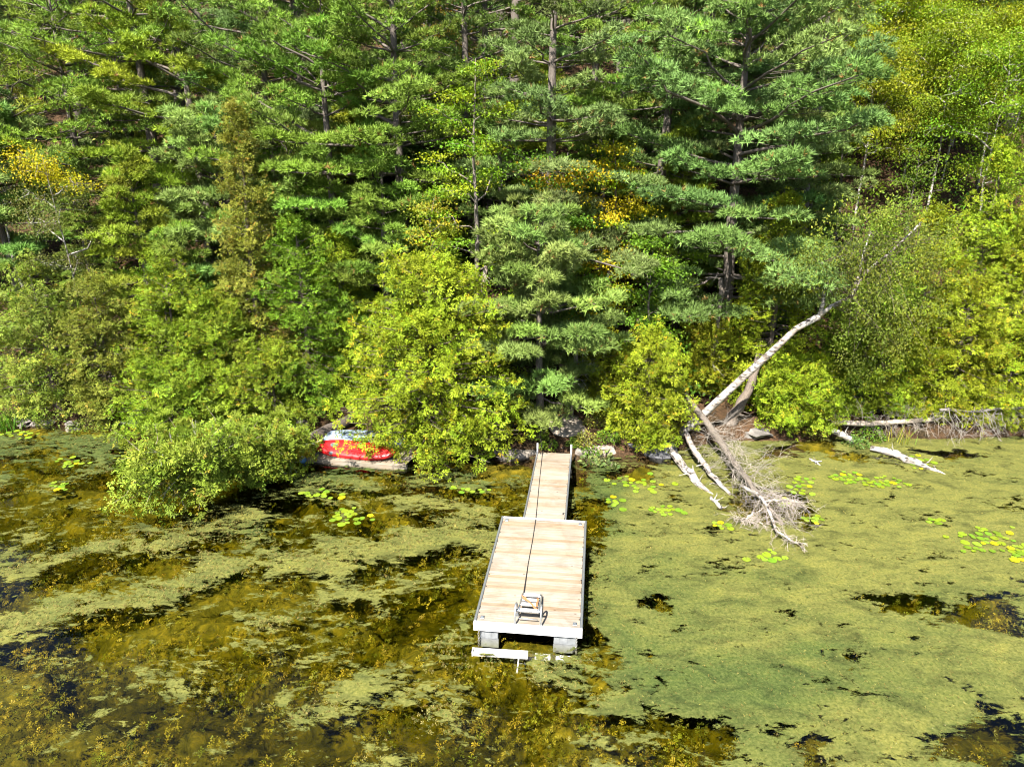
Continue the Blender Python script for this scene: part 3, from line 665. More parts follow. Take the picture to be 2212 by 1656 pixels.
# --- pines
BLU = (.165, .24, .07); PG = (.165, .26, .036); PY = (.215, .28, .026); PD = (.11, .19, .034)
PIN = [
 (1172, 700, 1.2, 446, 205, dict(seed=41, dense=1.05, zb=1.45, shape='full', col=(.18, .265, .06), gap=.85, bias=(1.57, .05), nb=(5, 7), dead=False), 'young layered white pine on the shore at the head of the gangway'),
 (1195, 120, 5.5, -330, 215, dict(seed=42, dense=.8, zb=4.6, shape='cone', col=BLU, gap=1.05), 'big blue green pine at the top centre of the picture'),
 (1598, 350, 3.6, -190, 215, dict(seed=43, dense=.8, zb=3.2, shape='flat', col=(.155, .235, .058), gap=1.0), 'big layered pine right of centre with trunk showing below'),
 (1525, 150, 7.5, -330, 150, dict(seed=44, dense=.8, zb=4.5, shape='flat', col=BLU, gap=1.1), 'pine with bare twiggy trunk beside the big layered pine'),
 (1425, 200, 7.0, -260, 110, dict(seed=45, dense=.55, zb=8.5, shape='flat', col=PG, gap=1.0, lean=(.05, 0)), 'thin bare brown pine trunk leaning between the two big pines'),
 (860, 220, 6.0, -260, 190, dict(seed=46, dense=.8, zb=2.6, shape='flat', col=PG, gap=1.15, bias=(3.0, .2)), 'dark trunked pine left of centre'),
 (715, 240, 5.0, -60, 170, dict(seed=47, dense=.8, zb=2.4, shape='flat', col=PG, gap=1.15, bias=(3.0, .25)), 'bright layered pine with plates reaching left, left of the dark trunk'),
 (425, 260, 8.6, 45, 150, dict(seed=48, zb=5.2, shape='flat', col=PY, gap=1.15, bias=(3.2, .65), r0=.34, lean=(-.045, 0), nb=(3, 5)), 'old pine with thick grey trunk and long flat branches reaching left'),
 (300, 120, 10.5, -260, 150, dict(seed=49, dense=.55, zb=6.0, shape='flat', col=PG, gap=1.2, r0=.3), 'tall pine trunk behind the old grey pine'),
 (285, 430, 4.5, 335, 95, dict(seed=50, zb=1.2, shape='full', col=PY, gap=.7, dead=False), 'short pine with flat rounded top left of the old grey trunk'),
 (385, 540, 3.4, 482, 75, dict(seed=51, zb=.8, shape='full', col=PG, gap=.6, dead=False), 'small pine below the old grey trunk'),
 (130, 130, 9.5, -60, 165, dict(seed=52, dense=.55, zb=3.2, shape='flat', col=PG, gap=1.0), 'pine at the upper left with a greyish crown'),
 (45, 300, 8.0, 110, 120, dict(seed=53, dense=.55, zb=5.0, shape='flat', col=PY, gap=1.0, lean=(-.03, 0)), 'dark leaning pine trunk at the left edge'),
 (820, 400, 3.6, 300, 115, dict(seed=54, zb=1.0, shape='full', col=PG, gap=.9), 'mid sized pine in front of the dark trunked pine'),
 (1775, 120, 6.5, -240, 150, dict(seed=55, dense=.8, zb=3.0, shape='cone', col=(.175, .245, .058), gap=1.0), 'soft green pine next to the yellow birches at upper right'),
 (1690, 450, 5.2, 260, 110, dict(seed=56, zb=1.0, shape='full', col=(.155, .235, .062), gap=1.0), 'young pine behind the golden cedar right of centre'),
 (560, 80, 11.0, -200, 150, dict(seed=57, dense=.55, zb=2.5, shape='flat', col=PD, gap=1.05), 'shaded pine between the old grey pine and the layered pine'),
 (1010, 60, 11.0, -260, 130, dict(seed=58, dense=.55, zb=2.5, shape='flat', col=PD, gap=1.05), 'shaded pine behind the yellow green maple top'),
]
PINM = {}
for px_, pr, inl, pt, hw, op, lab in PIN:
    X, Y, H, R = spot(px_, pr, inl, pt, hw); op = dict(op); sd = op.pop('seed')
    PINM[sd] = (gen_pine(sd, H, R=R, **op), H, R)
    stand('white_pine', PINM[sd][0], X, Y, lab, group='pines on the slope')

# --- maples, birches and other broad leaved trees
MT = (MAPLE, MAPT)
BRO = [
 ('maple_tree', 1030, 300, 3.4, 85, 120, dict(seed=61, zb=3.2, col=(.15, .23, .012), col2=(.24, .27, .013), f2=.4, ncl=110, per=95, leaf=.105, temps=MT, barkcol=(1.3, 1.3, 1.3), spread=.3), 'slender maple with yellow green leaves left of the blue green pine'),
 ('maple_tree', 1225, 420, 3.5, 300, 115, dict(seed=62, zb=2.0, col=(.085, .16, .012), col2=(.42, .3, .012), f2=.3, ncl=100, per=105, leaf=.105, temps=MT), 'dark green maple with orange patches under the blue green pine'),
 ('maple_tree', 1322, 360, 4.0, 270, 66, dict(seed=63, zb=3.0, col=(.22, .27, .012), col2=(.4, .3, .012), f2=.5, ncl=64, per=110, leaf=.105, temps=MT), 'yellowing maple top beside the bare brown trunk'),
 ('maple_tree', 940, 480, 2.8, 400, 72, dict(seed=64, zb=1.6, col=(.16, .2, .014), col2=(.3, .26, .02), f2=.3, ncl=50, per=90, leaf=.105, temps=MT), 'small yellow tipped maple above the large cedar'),
 ('maple_tree', 1410, 600, 2.6, 490, 75, dict(seed=65, zb=1.0, col=(.115, .19, .014), ncl=80, per=100, leaf=.105, temps=MT), 'bright green maple sapling between the young pine and the golden cedar'),
 ('birch_tree', 165, 470, 3.2, 305, 120, dict(seed=66, zb=1.2, col=(.125, .15, .03), topcol=(.42, .38, .012), spread=.28, r0=.05, ncl=210, per=75, leaf=.085, bark='birch', lean=(-.1, 0), flat=.6), 'birch with bright yellow top leaves at the left edge'),
 ('birch_tree', 1890, 190, 11.5, 40, 105, dict(seed=67, r0=.07, spread=.4, zb=4.6, col=(.22, .265, .013), ncl=190, per=100, leaf=.115, bark='birch', flat=.5), 'yellow crowned birch with white trunk over the dark gap at upper right'),
 ('birch_tree', 2045, 190, 12.0, 30, 120, dict(seed=68, r0=.07, spread=.4, zb=4.8, col=(.18, .235, .013), ncl=190, per=100, leaf=.115, bark='birch', flat=.5), 'birch with straight white trunk right of the dark gap'),
 ('birch_tree', 2160, 190, 10.0, 60, 120, dict(seed=69, r0=.07, spread=.4, zb=4.0, col=(.165, .235, .013), ncl=180, per=100, leaf=.115, bark='birch', flat=.5), 'yellow green birch near the upper right corner'),
 ('birch_tree', 2110, 20, 18.0, -150, 130, dict(seed=70, r0=.07, spread=.4, zb=5.0, col=(.17, .22, .013), ncl=150, per=90, leaf=.125, bark='birch', flat=.5), 'birch higher on the slope in the upper right corner'),
 ('birch_tree', 1940, 10, 18.0, -160, 120, dict(seed=71, r0=.07, spread=.4, zb=5.0, col=(.165, .215, .013), ncl=150, per=90, leaf=.125, bark='birch', flat=.5), 'birch higher on the slope behind the yellow crowned birch'),
 ('birch_tree', 15, 400, 6.0, 330, 70, dict(seed=72, zb=5.0, col=(.1, .13, .02), ncl=50, per=50, leaf=.085, bark='birch', lean=(-.08, 0)), 'leaning birch with bare white lower trunk at the left edge'),
 ('maple_tree', 1830, 340, 8.0, 250, 80, dict(seed=73, zb=.8, col=(.12, .18, .012), ncl=70, per=60, leaf=.12), 'green maple sapling left of the dark gap'),
 ('maple_tree', 1985, 340, 9.0, 290, 60, dict(seed=74, zb=.6, col=(.11, .17, .012), ncl=55, per=55, leaf=.12), 'green maple sapling right of the dark gap'),
 ('maple_tree', 980, 40, 14.0, -60, 90, dict(seed=75, zb=4.0, col=(.22, .2, .02), col2=(.3, .18, .03), f2=.5, ncl=80, per=60, leaf=.105), 'rusty yellow maple at the top of the picture left of the blue green pine'),
 ('maple_tree', 610, 330, 7.0, 250, 90, dict(seed=76, zb=1.0, col=(.07, .14, .012), ncl=80, per=60, leaf=.12), 'green maple sapling in shade behind the pointed cedar'),
 ('maple_tree', 430, 420, 9.0, 330, 70, dict(seed=77, zb=.8, col=(.08, .14, .012), ncl=60, per=55, leaf=.12), 'sapling behind the old grey pine trunk'),
]
BROM = {}
for nm, px_, pr, inl, pt, hw, op, lab in BRO:
    X, Y, H, R = spot(px_, pr, inl, pt, hw); op = dict(op); sd = op.pop('seed')
    BROM[sd] = (gen_broad(sd, H, R=R, **op), H); stand(nm, BROM[sd][0], X, Y, lab, group='broad leaved trees on the slope')

# --- rows of pines farther up the slope (they share the shapes of the pines above)
def back_rows():
    rng = rng_of(900); keys = [42, 44, 46, 49, 52, 55, 57, 58]; rows = [(13.5, 11, 'behind the first pines'), (20, 11, 'half way up the slope'), (29, 11, 'high on the slope')]
    words = ['first', 'second', 'third', 'fourth', 'fifth', 'sixth', 'seventh', 'eighth', 'ninth', 'tenth', 'eleventh']
    for r, (inl, n, where) in enumerate(rows):
        for i in range(n):
            px_ = -140 + (2212 + 280) * (i + .5) / n + rng.normal() * 40
            if r == 0 and px_ > 1800: continue
            X = 0
            for _ in range(8):
                Y = float(yshore(X)) + inl + rng.normal() * .6; X = float(at_Y(px_, 200, Y)[0])
            (me, H0, R0) = PINM[keys[(i * 3 + r) % len(keys)]]
            H = rng.uniform(14, 19); k = H / H0
            stand('white_pine', me, X, Y, f'{words[i]} pine from the left in the row {where}', sx=k * rng.uniform(.85, 1.05), sz=k, rz=rng.uniform(0, 6.28), group='back rows of pines on the slope')
back_rows()
def young_row():
    rng = rng_of(905); keys = [41, 54, 56, 50]
    pos = [(-20, 7), (150, 6.5), (250, 12), (480, 6), (520, 12), (640, 9), (760, 11), (930, 8), (1080, 8.5), (1160, 12), (1300, 9), (1390, 12), (1480, 6), (1650, 11), (1760, 9), (1200, 5.2), (340, 15), (860, 14)]
    words = ['first', 'second', 'third', 'fourth', 'fifth', 'sixth', 'seventh', 'eighth', 'ninth', 'tenth', 'eleventh', 'twelfth', 'thirteenth', 'fourteenth', 'fifteenth', 'sixteenth', 'seventeenth', 'eighteenth']
    for i, (px_, inl) in enumerate(sorted(pos)):
        X = 0
        for _ in range(8):
            Y = float(yshore(X)) + inl; X = float(at_Y(px_, 350, Y)[0])
        me, H0, R0 = PINM[keys[i % 4]]; H = rng.uniform(5.5, 9.5); k = H / H0
        stand('young_pine', me, X, Y, f'{words[i]} from the left of the half hidden young pines in the shade', sx=k * rng.uniform(.8, 1.05) * (1.2 if keys[i % 4] != 41 else 1), sz=k, rz=rng.uniform(0, 6.28), group='young pines in the shade of the tall ones')
young_row()
def back_birches():
    rng = rng_of(907); spots = [(1830, 14), (1905, 16.5), (2000, 15.5), (2085, 15), (2170, 14.5), (1860, 22), (1960, 23), (2060, 22), (2150, 23), (2230, 20), (1800, 28), (1900, 30), (2000, 30), (2100, 30), (2200, 30)]
    words = ['first', 'second', 'third', 'fourth', 'fifth', 'sixth', 'seventh', 'eighth', 'ninth', 'tenth', 'eleventh', 'twelfth', 'thirteenth', 'fourteenth', 'fifteenth']
    for i, (px_, inl) in enumerate(sorted(spots)):
        X = 0
        for _ in range(8): Y = float(yshore(X)) + inl; X = float(at_Y(px_, 100, Y)[0])
        me, H0 = BROM[(67, 68, 69, 73)[i % 4]]; k = rng.uniform(8.5, 12) / H0
        stand('slope_birch', me, X, Y, f'{words[i]} from the left of the yellow green trees filling the upper right slope', sx=k * 1.1, sz=k, rz=rng.uniform(0, 6.28), group='yellow green trees on the upper right slope')
back_birches()

# ------------------------------------------------------------------ undergrowth on the slope
def undergrowth():
    rng = rng_of(33); mb = MB(); m = 2400
    px_ = rng.uniform(-80, 2290, m); inl = 1.5 + 36 * rng.uniform(0, 1, m) ** 1.1
    X = np.zeros(m)
    for _ in range(8):
        Y = yshore(X) + inl; d = (px_ - PW / 2) / FPX; X = d * (Y * CT + 6 * ST)
    k = (fbm(X * .3, Y * .3, 51) > .3) & ~((np.abs(px_ - 1190) < 90) & (inl < 3.2)); X = X[k]; Y = Y[k]; m = len(X)
    c = np.stack([X, Y, ground_z(X, Y)], 1); hh = rng.uniform(.3, 1.9, m)
    per = 34; n = m * per; t = rng.uniform(0, 1, n)
    pos = np.repeat(c, per, 0) + np.stack([rng.normal(size=n) * .42, rng.normal(size=n) * .42, .1 + t * np.repeat(hh, per)], 1)
    cc = np.repeat(tint((.075, .13, .014), m, rng, .3, .14), per, 0) * np.exp(rng.normal(size=(n, 1)) * .2)
    y_ = np.repeat(rng.uniform(size=m) < .08, per); cc[y_] = cc[y_] * (2.4, 1.5, 1)
    scatter(mb, LEAF, LT, pos, frame_x(rng.normal(size=(n, 3)), rng.normal(size=(n, 3)) * .5 + [0, 0, 1]), rng.uniform(.12, .26, n), np.clip(cc, 0, .8))
    o = mb.build('undergrowth', M['leaf']); tag(o, kind='stuff', label='low leafy undergrowth covering the shaded slope')
undergrowth()

# ------------------------------------------------------------------ dock
YAW = .118; DO = np.array([.347, 13.394]); DZ = .45; DW, DL = 2.44, 4.88
da = np.array([math.sin(YAW), math.cos(YAW)]); db = np.array([math.cos(YAW), -math.sin(YAW)])
def zp(x, y): return ((1700 + x / 1.882) * .58519, (1600 + y / 1.882) * .58519)
def plank_row(parent, n, y0, pitch, wid, half, z, thick=.036, seed=1, dz=None, jit=.006):
    rng = rng_of(seed); m = MB(); box(m, (-half, -wid / 2, -thick), (half, wid / 2, 0), bev=.005); me = m.mesh('plank', M['wood'])
    for i in range(n):
        o = put('plank', me, parent); zz = z + (dz * i if dz else 0)
        o.location = (rng.normal() * jit * .6, y0 + pitch * i, zz + rng.normal() * .0015); o.rotation_euler = (0, 0, rng.normal() * .0012)
dock = empty('floating_dock', (DO[0], DO[1], 0), -YAW, 'large wooden floating dock platform with white front edge', 'dock')
def part(name, parent, fn, mat, smooth=False):
    m = MB(); fn(m); return m.build(name, M[mat], parent, smooth)
plank_row(dock, 33, .115, .1438, .1385, 1.165, DZ, seed=3)
part('front_fascia', dock, lambda m: box(m, (-1.222, -.035, DZ - .2), (1.222, .04, DZ + .008), bev=.008), 'white')
part('rear_strip', dock, lambda m: box(m, (-1.17, 4.81, DZ - .16), (1.17, 4.875, DZ + .008), bev=.006), 'white')
for sx in (-1, 1):
    part('side_rail', dock, lambda m: box(m, (sx * 1.197 - .03, .044, DZ - .17), (sx * 1.197 + .03, 4.88, DZ + .014), bev=.006), 'rail')
    part('rail_cap', dock, lambda m: box(m, (sx * 1.197 - .012, .05, DZ + .0145), (sx * 1.197 + .012, 4.87, DZ + .02)), 'alu')
    for k in range(9):
        part('bolt', dock, lambda m: blob(m, (sx * 1.145, .35 + k * .52, DZ + .003), (.016, .016, .008), rng_of(k), rough=.0), 'black', True)
    for y in (.17, 4.66):
        br = part('corner_bracket', dock, lambda m: (box(m, (sx * 1.05 - .045, y - .055, DZ + .001), (sx * 1.05 + .045, y + .055, DZ + .018), bev=.006), box(m, (sx * 1.05 - .03, y - .012, DZ + .019), (sx * 1.05 + .03, y + .012, DZ + .05))), 'bracket')
        part('bracket_slot', br, lambda m: box(m, (sx * 1.05 - .028, y + .018, DZ + .0185), (sx * 1.05 + .028, y + .042, DZ + .024)), 'black')
def chain(m, x):
    rng = rng_of(int(x * 10) + 60)
    for i in range(11):
        z = .3 - i * .045; t = np.linspace(0, 2 * np.pi, 9); w = .016
        p = np.stack([np.cos(t) * w * (i % 2), np.cos(t) * w * ((i + 1) % 2), np.sin(t) * .03], 1) + [x + rng.normal() * .004, -.055, z]
        tube(m, p, .0065, 4, cap=False)
for x in (-1.1, 1.1): part('chain', dock, lambda m: chain(m, x), 'chain')
def float_box(m, x0, x1, y0, y1):
    box(m, (x0, y0, -.22), (x1, y1, .0)); box(m, (x0 + .015, y0 + .015, .001), (x1 - .015, y1 - .015, .235), bev=.02)
    for k in range(3): box(m, (x0 + .05 + k * (x1 - x0) / 3, y0 + .005, .03), (x0 + .05 + (k + .5) * (x1 - x0) / 3, y0 + .0149, .2))
for x0, x1 in ((-1.1, -.66), (.58, 1.12)):
    for y0 in (.02, 3.6): part('float', dock, lambda m: float_box(m, x0, x1, y0, y0 + 1.1), 'float')
part('cross_beam', dock, lambda m: [box(m, (-1.16, y, DZ - .15), (1.16, y + .05, DZ - .04)) for y in (.3, 1.5, 2.7, 3.9)], 'rail')

# gangway
GL = 5.02; gm = DO + da * (DL + .012) + db * .019; GZ2 = .30
gang = empty('gangway', (gm[0], gm[1], 0), -YAW + .006, 'narrow wooden gangway from the shore to the dock', 'gangway')
pit = .1438; ng = 34; plank_row(gang, ng, .085, pit, .1385, .572, DZ, seed=8, dz=(GZ2 - DZ) / ng)
def slope_box(m, x0, x1, h0, h1, col=(1, 1, 1)):
    v = []
    for y, z in ((.0, DZ), (GL, GZ2)):
        for x in (x0, x1):
            for h in (h0, h1): v.append([x, y, z + h])
    m.add(v, q=[[0, 1, 3, 2], [4, 6, 7, 5], [0, 4, 5, 1], [2, 3, 7, 6], [1, 5, 7, 3], [0, 2, 6, 4]])
for sx in (-1, 1):
    part('side_rail', gang, lambda m: slope_box(m, sx * .6 - .024, sx * .6 + .024, -.15, .02), 'rail')
    part('rail_cap', gang, lambda m: slope_box(m, sx * .6 - .01, sx * .6 + .01, .0205, .026), 'alu')
    part('post', gang, lambda m: box(m, (sx * .6 - .028, GL - .01, -.1), (sx * .6 + .028, GL + .05, GZ2 + .34), bev=.008), 'white')
    for k in range(7): part('bolt', gang, lambda m: blob(m, (sx * .548, .4 + k * .68, DZ + (GZ2 - DZ) * (.4 + k * .68) / GL + .004), (.013, .013, .008), rng_of(k), rough=0), 'black', True)
part('latch', gang, lambda m: box(m, (.5, .3, DZ - .005), (.535, .38, DZ + .012)), 'black')
part('shore_sill', gang, lambda m: box(m, (-.57, GL - .11, GZ2 - .12), (.57, GL + .0, GZ2 + .004)), 'wood')

# swim ladder folded up on the deck
lad = empty('swim_ladder', (*(DO + da * .02 + db * .005), DZ), -YAW, 'aluminium swim ladder folded up on the front edge of the dock', 'ladder')
def rail_pt(t): return np.array([0, .12 + t * .92, .27 - .19 * t])
for sx in (-1, 1):
    part('ladder_rail', lad, lambda m: tube(m, [rail_pt(t) + [sx * .225, 0, 0] for t in (0, .3, .6, 1.0)], .024, 8), 'alu', True)
    hp = np.array([[sx * .29, -.03, -.08], [sx * .29, -.02, .18], [sx * .29, .02, .34], [sx * .29, .1, .42], [sx * .285, .2, .42], [sx * .28, .29, .35], [sx * .275, .33, .2], [sx * .275, .34, .01]])
    part('hand_rail', lad, lambda m: tube(m, hp, .022, 8), 'alu', True)
    part('hinge', lad, lambda m: tube(m, [(sx * .215, .16, .255), (sx * .3, .16, .255)], .03, 8), 'bracket', True)
    part('foot_plate', lad, lambda m: box(m, (sx * .275 - .035, .27, .002), (sx * .275 + .035, .41, .014)), 'alu')
for t, dd in ((.06, .1), (.4, .09), (.66, .09), (.96, .11)):
    p = rail_pt(t); tr = part('tread', lad, lambda m: box(m, (-.205, p[1] - dd / 2, p[2] - .02), (.205, p[1] + dd / 2, p[2] + .022), bev=.006), 'alu')
    part('tread_grip', tr, lambda m: [box(m, (-.19, p[1] - dd * .3 + k * dd * .2, p[2] + .0225), (.19, p[1] - dd * .3 + k * dd * .2 + .007, p[2] + .026)) for k in range(4)], 'white')
part('lower_tube', lad, lambda m: tube(m, [(-.22, .1, .09), (.22, .1, .085)], .012, 6), 'alu', True)
# cloth strap on the ladder
def rag(m):
    rng = rng_of(4); n = 9; pts = np.linspace(0, 1, n)
    for k in range(n - 1): pass
    c = np.stack([-.2 + .4 * pts, .72 - .42 * pts, .20 + .03 * np.sin(pts * 5) + .02], 1); w = np.array([-.02, .055, .005]); V = []
    for i in range(n):
        for u in (-1, -.3, .4, 1): V.append(c[i] + w * u + rng.normal(size=3) * .008 + [0, 0, .012 * (1 - u * u)])
    for i in range(n):
        for u in (1, .4, -.3, -1): V.append(c[i] + w * u + [0, 0, -.012] )
    Q = []
    for i in range(n - 1):
        for u in range(3): Q += [[i * 4 + u, i * 4 + u + 1, i * 4 + u + 5, i * 4 + u + 4], [n * 4 + i * 4 + u, n * 4 + i * 4 + u + 1, n * 4 + i * 4 + u + 5, n * 4 + i * 4 + u + 4]]
        Q += [[i * 4, i * 4 + 4, n * 4 + i * 4 + 7, n * 4 + i * 4 + 3], [i * 4 + 3, n * 4 + i * 4, n * 4 + i * 4 + 4, i * 4 + 7]]
    m.add(V, q=Q); box(m, (.14, .38, .235), (.19, .66, .26))
m = MB(); rag(m); o = m.build('cloth_strap', M['rag']); o.location = lad.location; o.rotation_euler = (0, 0, -YAW); tag(o, 'orange brown strap lying across the ladder treads', 'strap')
# black rope from the ladder to the pine on the shore
rp = [at_z(*zp(440, 1190), DZ + .16), at_z(*zp(437, 1110), DZ + .06), at_z(*zp(470, 900), DZ + .012), at_z(*zp(500, 740), DZ + .012), at_z(*zp(523, 590), DZ + .022), at_z(*zp(548, 330), .38), at_z(*zp(568, 140), GZ2 + .03), at_Y(1167, 935, 24.0), at_Y(1168, 906, 24.55)]
m = MB(); tube(m, rp, .0115, 5); o = m.build('mooring_rope', M['black']); tag(o, 'thin black rope running from the ladder along the dock to the shore', 'rope')

# sunken white beam in front of the dock
A = at_z(1022, 1407, -.04); B = at_z(1140, 1415, -.05); L_ = np.linalg.norm(B - A); az = math.atan2(B[1] - A[1], B[0] - A[0])
bm = empty('sunken_beam', A, az, 'white beam half sunk among weeds in front of the dock', 'beam')
part('channel', bm, lambda m: (box(m, (0, -.07, -.05), (L_, -.055, .05)), box(m, (0, -.0545, -.05), (L_, .06, -.035)), box(m, (0, .0605, -.05), (L_, .075, .055))), 'white')
part('broken_end', bm, lambda m: (box(m, (L_ + .16, -.08, -.05), (L_ + .5, .05, .02)), box(m, (L_ + .62, -.1, -.05), (L_ + .95, .03, .03), bev=.01)), 'white')
part('strut', bm, lambda m: tube(m, [(L_ * .84, -.08, -.03), (L_ * .84, -.5, -.06)], .016, 6), 'white')
part('end_plate', bm, lambda m: box(m, (-.02, -.08, -.06), (-.002, .08, .06)), 'white')

# ------------------------------------------------------------------ boats on the raft
A = at_z(662, 990, .13); B = at_z(832, 1003, .13); rd = nrm((B - A)[:2]); raz = math.atan2(rd[1], rd[0])
raft = empty('wooden_raft', (A[0], A[1], 0), raz, 'low plank raft under the red kayak', 'raft')
RL, RD = 3.7, 1.75
part('edge_beam', raft, lambda m: box(m, (0, 0, -.06), (RL, .13, .14), bev=.01), 'wood')
part('edge_beam', raft, lambda m: box(m, (.1, RD - .1, -.06), (RL, RD, .12), bev=.01), 'wood')
rngp = rng_of(8); m = MB(); box(m, (-.085, .0, -.03), (.085, RD - .2, 0), bev=.006); me = m.mesh('plank', M['wood'])
for i in range(19):
    o = put('plank', me, raft); o.location = (.12 + i * .19, .14, .125 + rngp.normal() * .004); o.rotation_euler = (0, 0, -.12 + rngp.normal() * .015)
def hull(m, L, W, D, top, n=26, k=14, pw=.55, keel=.25):
    """lofted boat: rings of k points; y across, z up; top = crown height, D = depth"""
    V = []; Q = []; T = []
    for i in range(n):
        s = i / (n - 1); e = max(.03, (1 - abs(2 * s - 1) ** 2.6)) ** pw; w = W / 2 * e; rise = keel * abs(2 * s - 1) ** 3 * D
        for j in range(k):
            a = j / k * 2 * np.pi; c, q_ = math.cos(a), math.sin(a)
            y = w * np.sign(c) * abs(c) ** .75; z = (top * e ** .6 * abs(q_) ** .8 if q_ > 0 else -D * e ** .7 * abs(q_) ** .7) + rise
            V.append([s * L, y, z])
    for i in range(n - 1):
        for j in range(k): Q.append([i * k + j, (i + 1) * k + j, (i + 1) * k + (j + 1) % k, i * k + (j + 1) % k])
    V += [[0, 0, 0], [L, 0, 0]]; b = len(V) - 2
    for j in range(k): T += [[b, j, (j + 1) % k], [b + 1, (n - 1) * k + (j + 1) % k, (n - 1) * k + j]]
    m.add(V, t=T, q=Q)
K0 = A[:2] + rd * .05 + np.array([-rd[1], rd[0]]) * .62
kay = empty('red_kayak', (K0[0], K0[1], .36), raz - .05, 'glossy red kayak lying on the plank raft', 'kayak'); kay.rotation_euler = (math.radians(32), 0, raz - .05)
part('hull', kay, lambda m: hull(m, 3.1, .78, .2, .09), 'red', True)
def ell(m, c, a, b, h=.012, n=18, z=0):
    t = np.arange(n) / n * 2 * np.pi; V = [[c[0] + a * math.cos(x), c[1] + b * math.sin(x), z + dz] for dz in (0, h) for x in t] + [[c[0], c[1], z + h]]
    m.add(V, q=[[i, (i + 1) % n, n + (i + 1) % n, n + i] for i in range(n)], t=[[2 * n, n + i, n + (i + 1) % n] for i in range(n)])
part('hatch', kay, lambda m: ell(m, (.78, .05), .15, .09, .03, z=.085), 'rail')
part('hatch_rim', kay, lambda m: ell(m, (.78, .05), .18, .115, .02, z=.08), 'red')
part('seat_well', kay, lambda m: ell(m, (1.85, 0), .42, .2, .012, z=.085), 'red')
part('handle', kay, lambda m: tube(m, [(.75, -.37, .02), (.8, -.42, .05), (.95, -.42, .05), (1.0, -.37, .02)], .016, 6), 'black', True)
part('deck_line', kay, lambda m: tube(m, [(.2, -.2, .08), (.7, -.3, .06), (1.6, -.34, .05), (2.6, -.25, .06)], .012, 5), 'red', True)
part('label_patch', kay, lambda m: box(m, (.7, -.335, .03), (.84, -.22, .088)), 'rail')
G0 = A[:2] + rd * .0 + np.array([-rd[1], rd[0]]) * 1.18
gb = empty('grey_boat', (G0[0], G0[1], .42), raz + .05, 'upside down blue grey boat hull behind the red kayak', 'boat'); gb.rotation_euler = (math.radians(8), 0, raz + .06)
part('hull', gb, lambda m: hull(m, 3.3, .92, .05, .30, pw=.42, keel=.0), 'hullgrey', True)
part('keel', gb, lambda m: tube(m, [(.15, 0, .14), (.6, 0, .285), (1.6, 0, .312), (2.7, 0, .285), (3.1, 0, .16)], .02, 6), 'hullgrey', True)
part('gunwale', gb, lambda m: tube(m, [(s * 3.3, -.46 * max(.03, 1 - abs(2 * s - 1) ** 2.6) ** .42 - .004, -.015) for s in np.linspace(.02, .98, 24)], .022, 6), 'rail', True)
bz = at_z(663, 988, .1); buoy = empty('mooring_buoy', (bz[0] - .12, bz[1] - .1, .0), 0, 'small blue and white float ball at the raft corner', 'buoy')
part('ball', buoy, lambda m: blob(m, (0, 0, .06), (.13, .13, .12), rng_of(1), rough=0.0), 'buoy_blue', True)
part('white_cap', buoy, lambda m: blob(m, (-.02, -.0, .1), (.112, .118, .1), rng_of(1), rough=0.0), 'white', True)

# ------------------------------------------------------------------ leaning cedar over the water
def leaning_cedar():
    rng = rng_of(71); base = at_z(765, 905, .5); P = np.array([base, at_z(690, 938, .65), at_z(600, 965, .9), at_z(510, 985, 1.15), at_z(420, 1000, 1.4), at_z(330, 1000, 1.75)])
    e = empty('leaning_cedar', base, 0, 'cedar leaning far out over the water with grey bare twigs, left of the boats', 'tree')
    P = P - base; w = MB(); t = np.linspace(0, 1, 14); Pi = np.stack([np.interp(t, np.linspace(0, 1, len(P)), P[:, k]) for k in range(3)], 1); Pi[1:-1] += rng.normal(size=(12, 3)) * .04
    tube(w, Pi, .24 * (1 - t * .8) + .02, 9, (.75, .72, .7), .08, rng)
    C_, O_ = [], []; tw = MB()
    for i in range(240):
        u = rng.uniform(.3, 1.0) ** .9; o = np.array([np.interp(u, t, Pi[:, k]) for k in range(3)]); az = rng.uniform(0, 6.28); L = rng.uniform(.6, 1.8) * (1.15 - .4 * abs(u - .75) / .35); d = np.array([math.cos(az) * .95, math.sin(az) * .9, rng.uniform(-.5, .85)]); s = np.linspace(0, 1, 5)
        bp = o + d * (L * s)[:, None]; bp[:, 2] -= .12 * L * s ** 2; bp[1:] += rng.normal(size=(4, 3)) * .05
        bp[:, 2] = np.maximum(bp[:, 2], -.3); tube(w, bp, .022 * (1 - s * .85), 4, (1.7, 1.6, 1.5), cap=False)
        us = np.linspace(.35, 1, 5); c = np.stack([np.interp(us, s, bp[:, k]) for k in range(3)], 1) + rng.normal(size=(5, 3)) * .13; C_.append(c); O_.append(np.repeat(nrm(d)[None], 5, 0))
    C_ = np.concatenate(C_); C_[:, 2] = np.maximum(C_[:, 2], -.2); f = MB(); cedar_foliage(f, C_, np.concatenate(O_), rng, 26, .14, .145, (.165, .21, .022))
    for i in range(46):
        u = rng.uniform(.3, .95); o = np.array([np.interp(u, t, Pi[:, k]) for k in range(3)]) + rng.normal(size=3) * [.35, .35, .2]; twig(tw, o, nrm(rng.normal(size=3) + [.1, -.9, .15]), rng.uniform(.4, 1.1), rng, .012, 2)
    w.build('trunk', M['bark'], e, True); f.build('crown', M['cedar'], e); tag(tw.build('bare_twigs', M['deadwood'], e), kind='stuff')
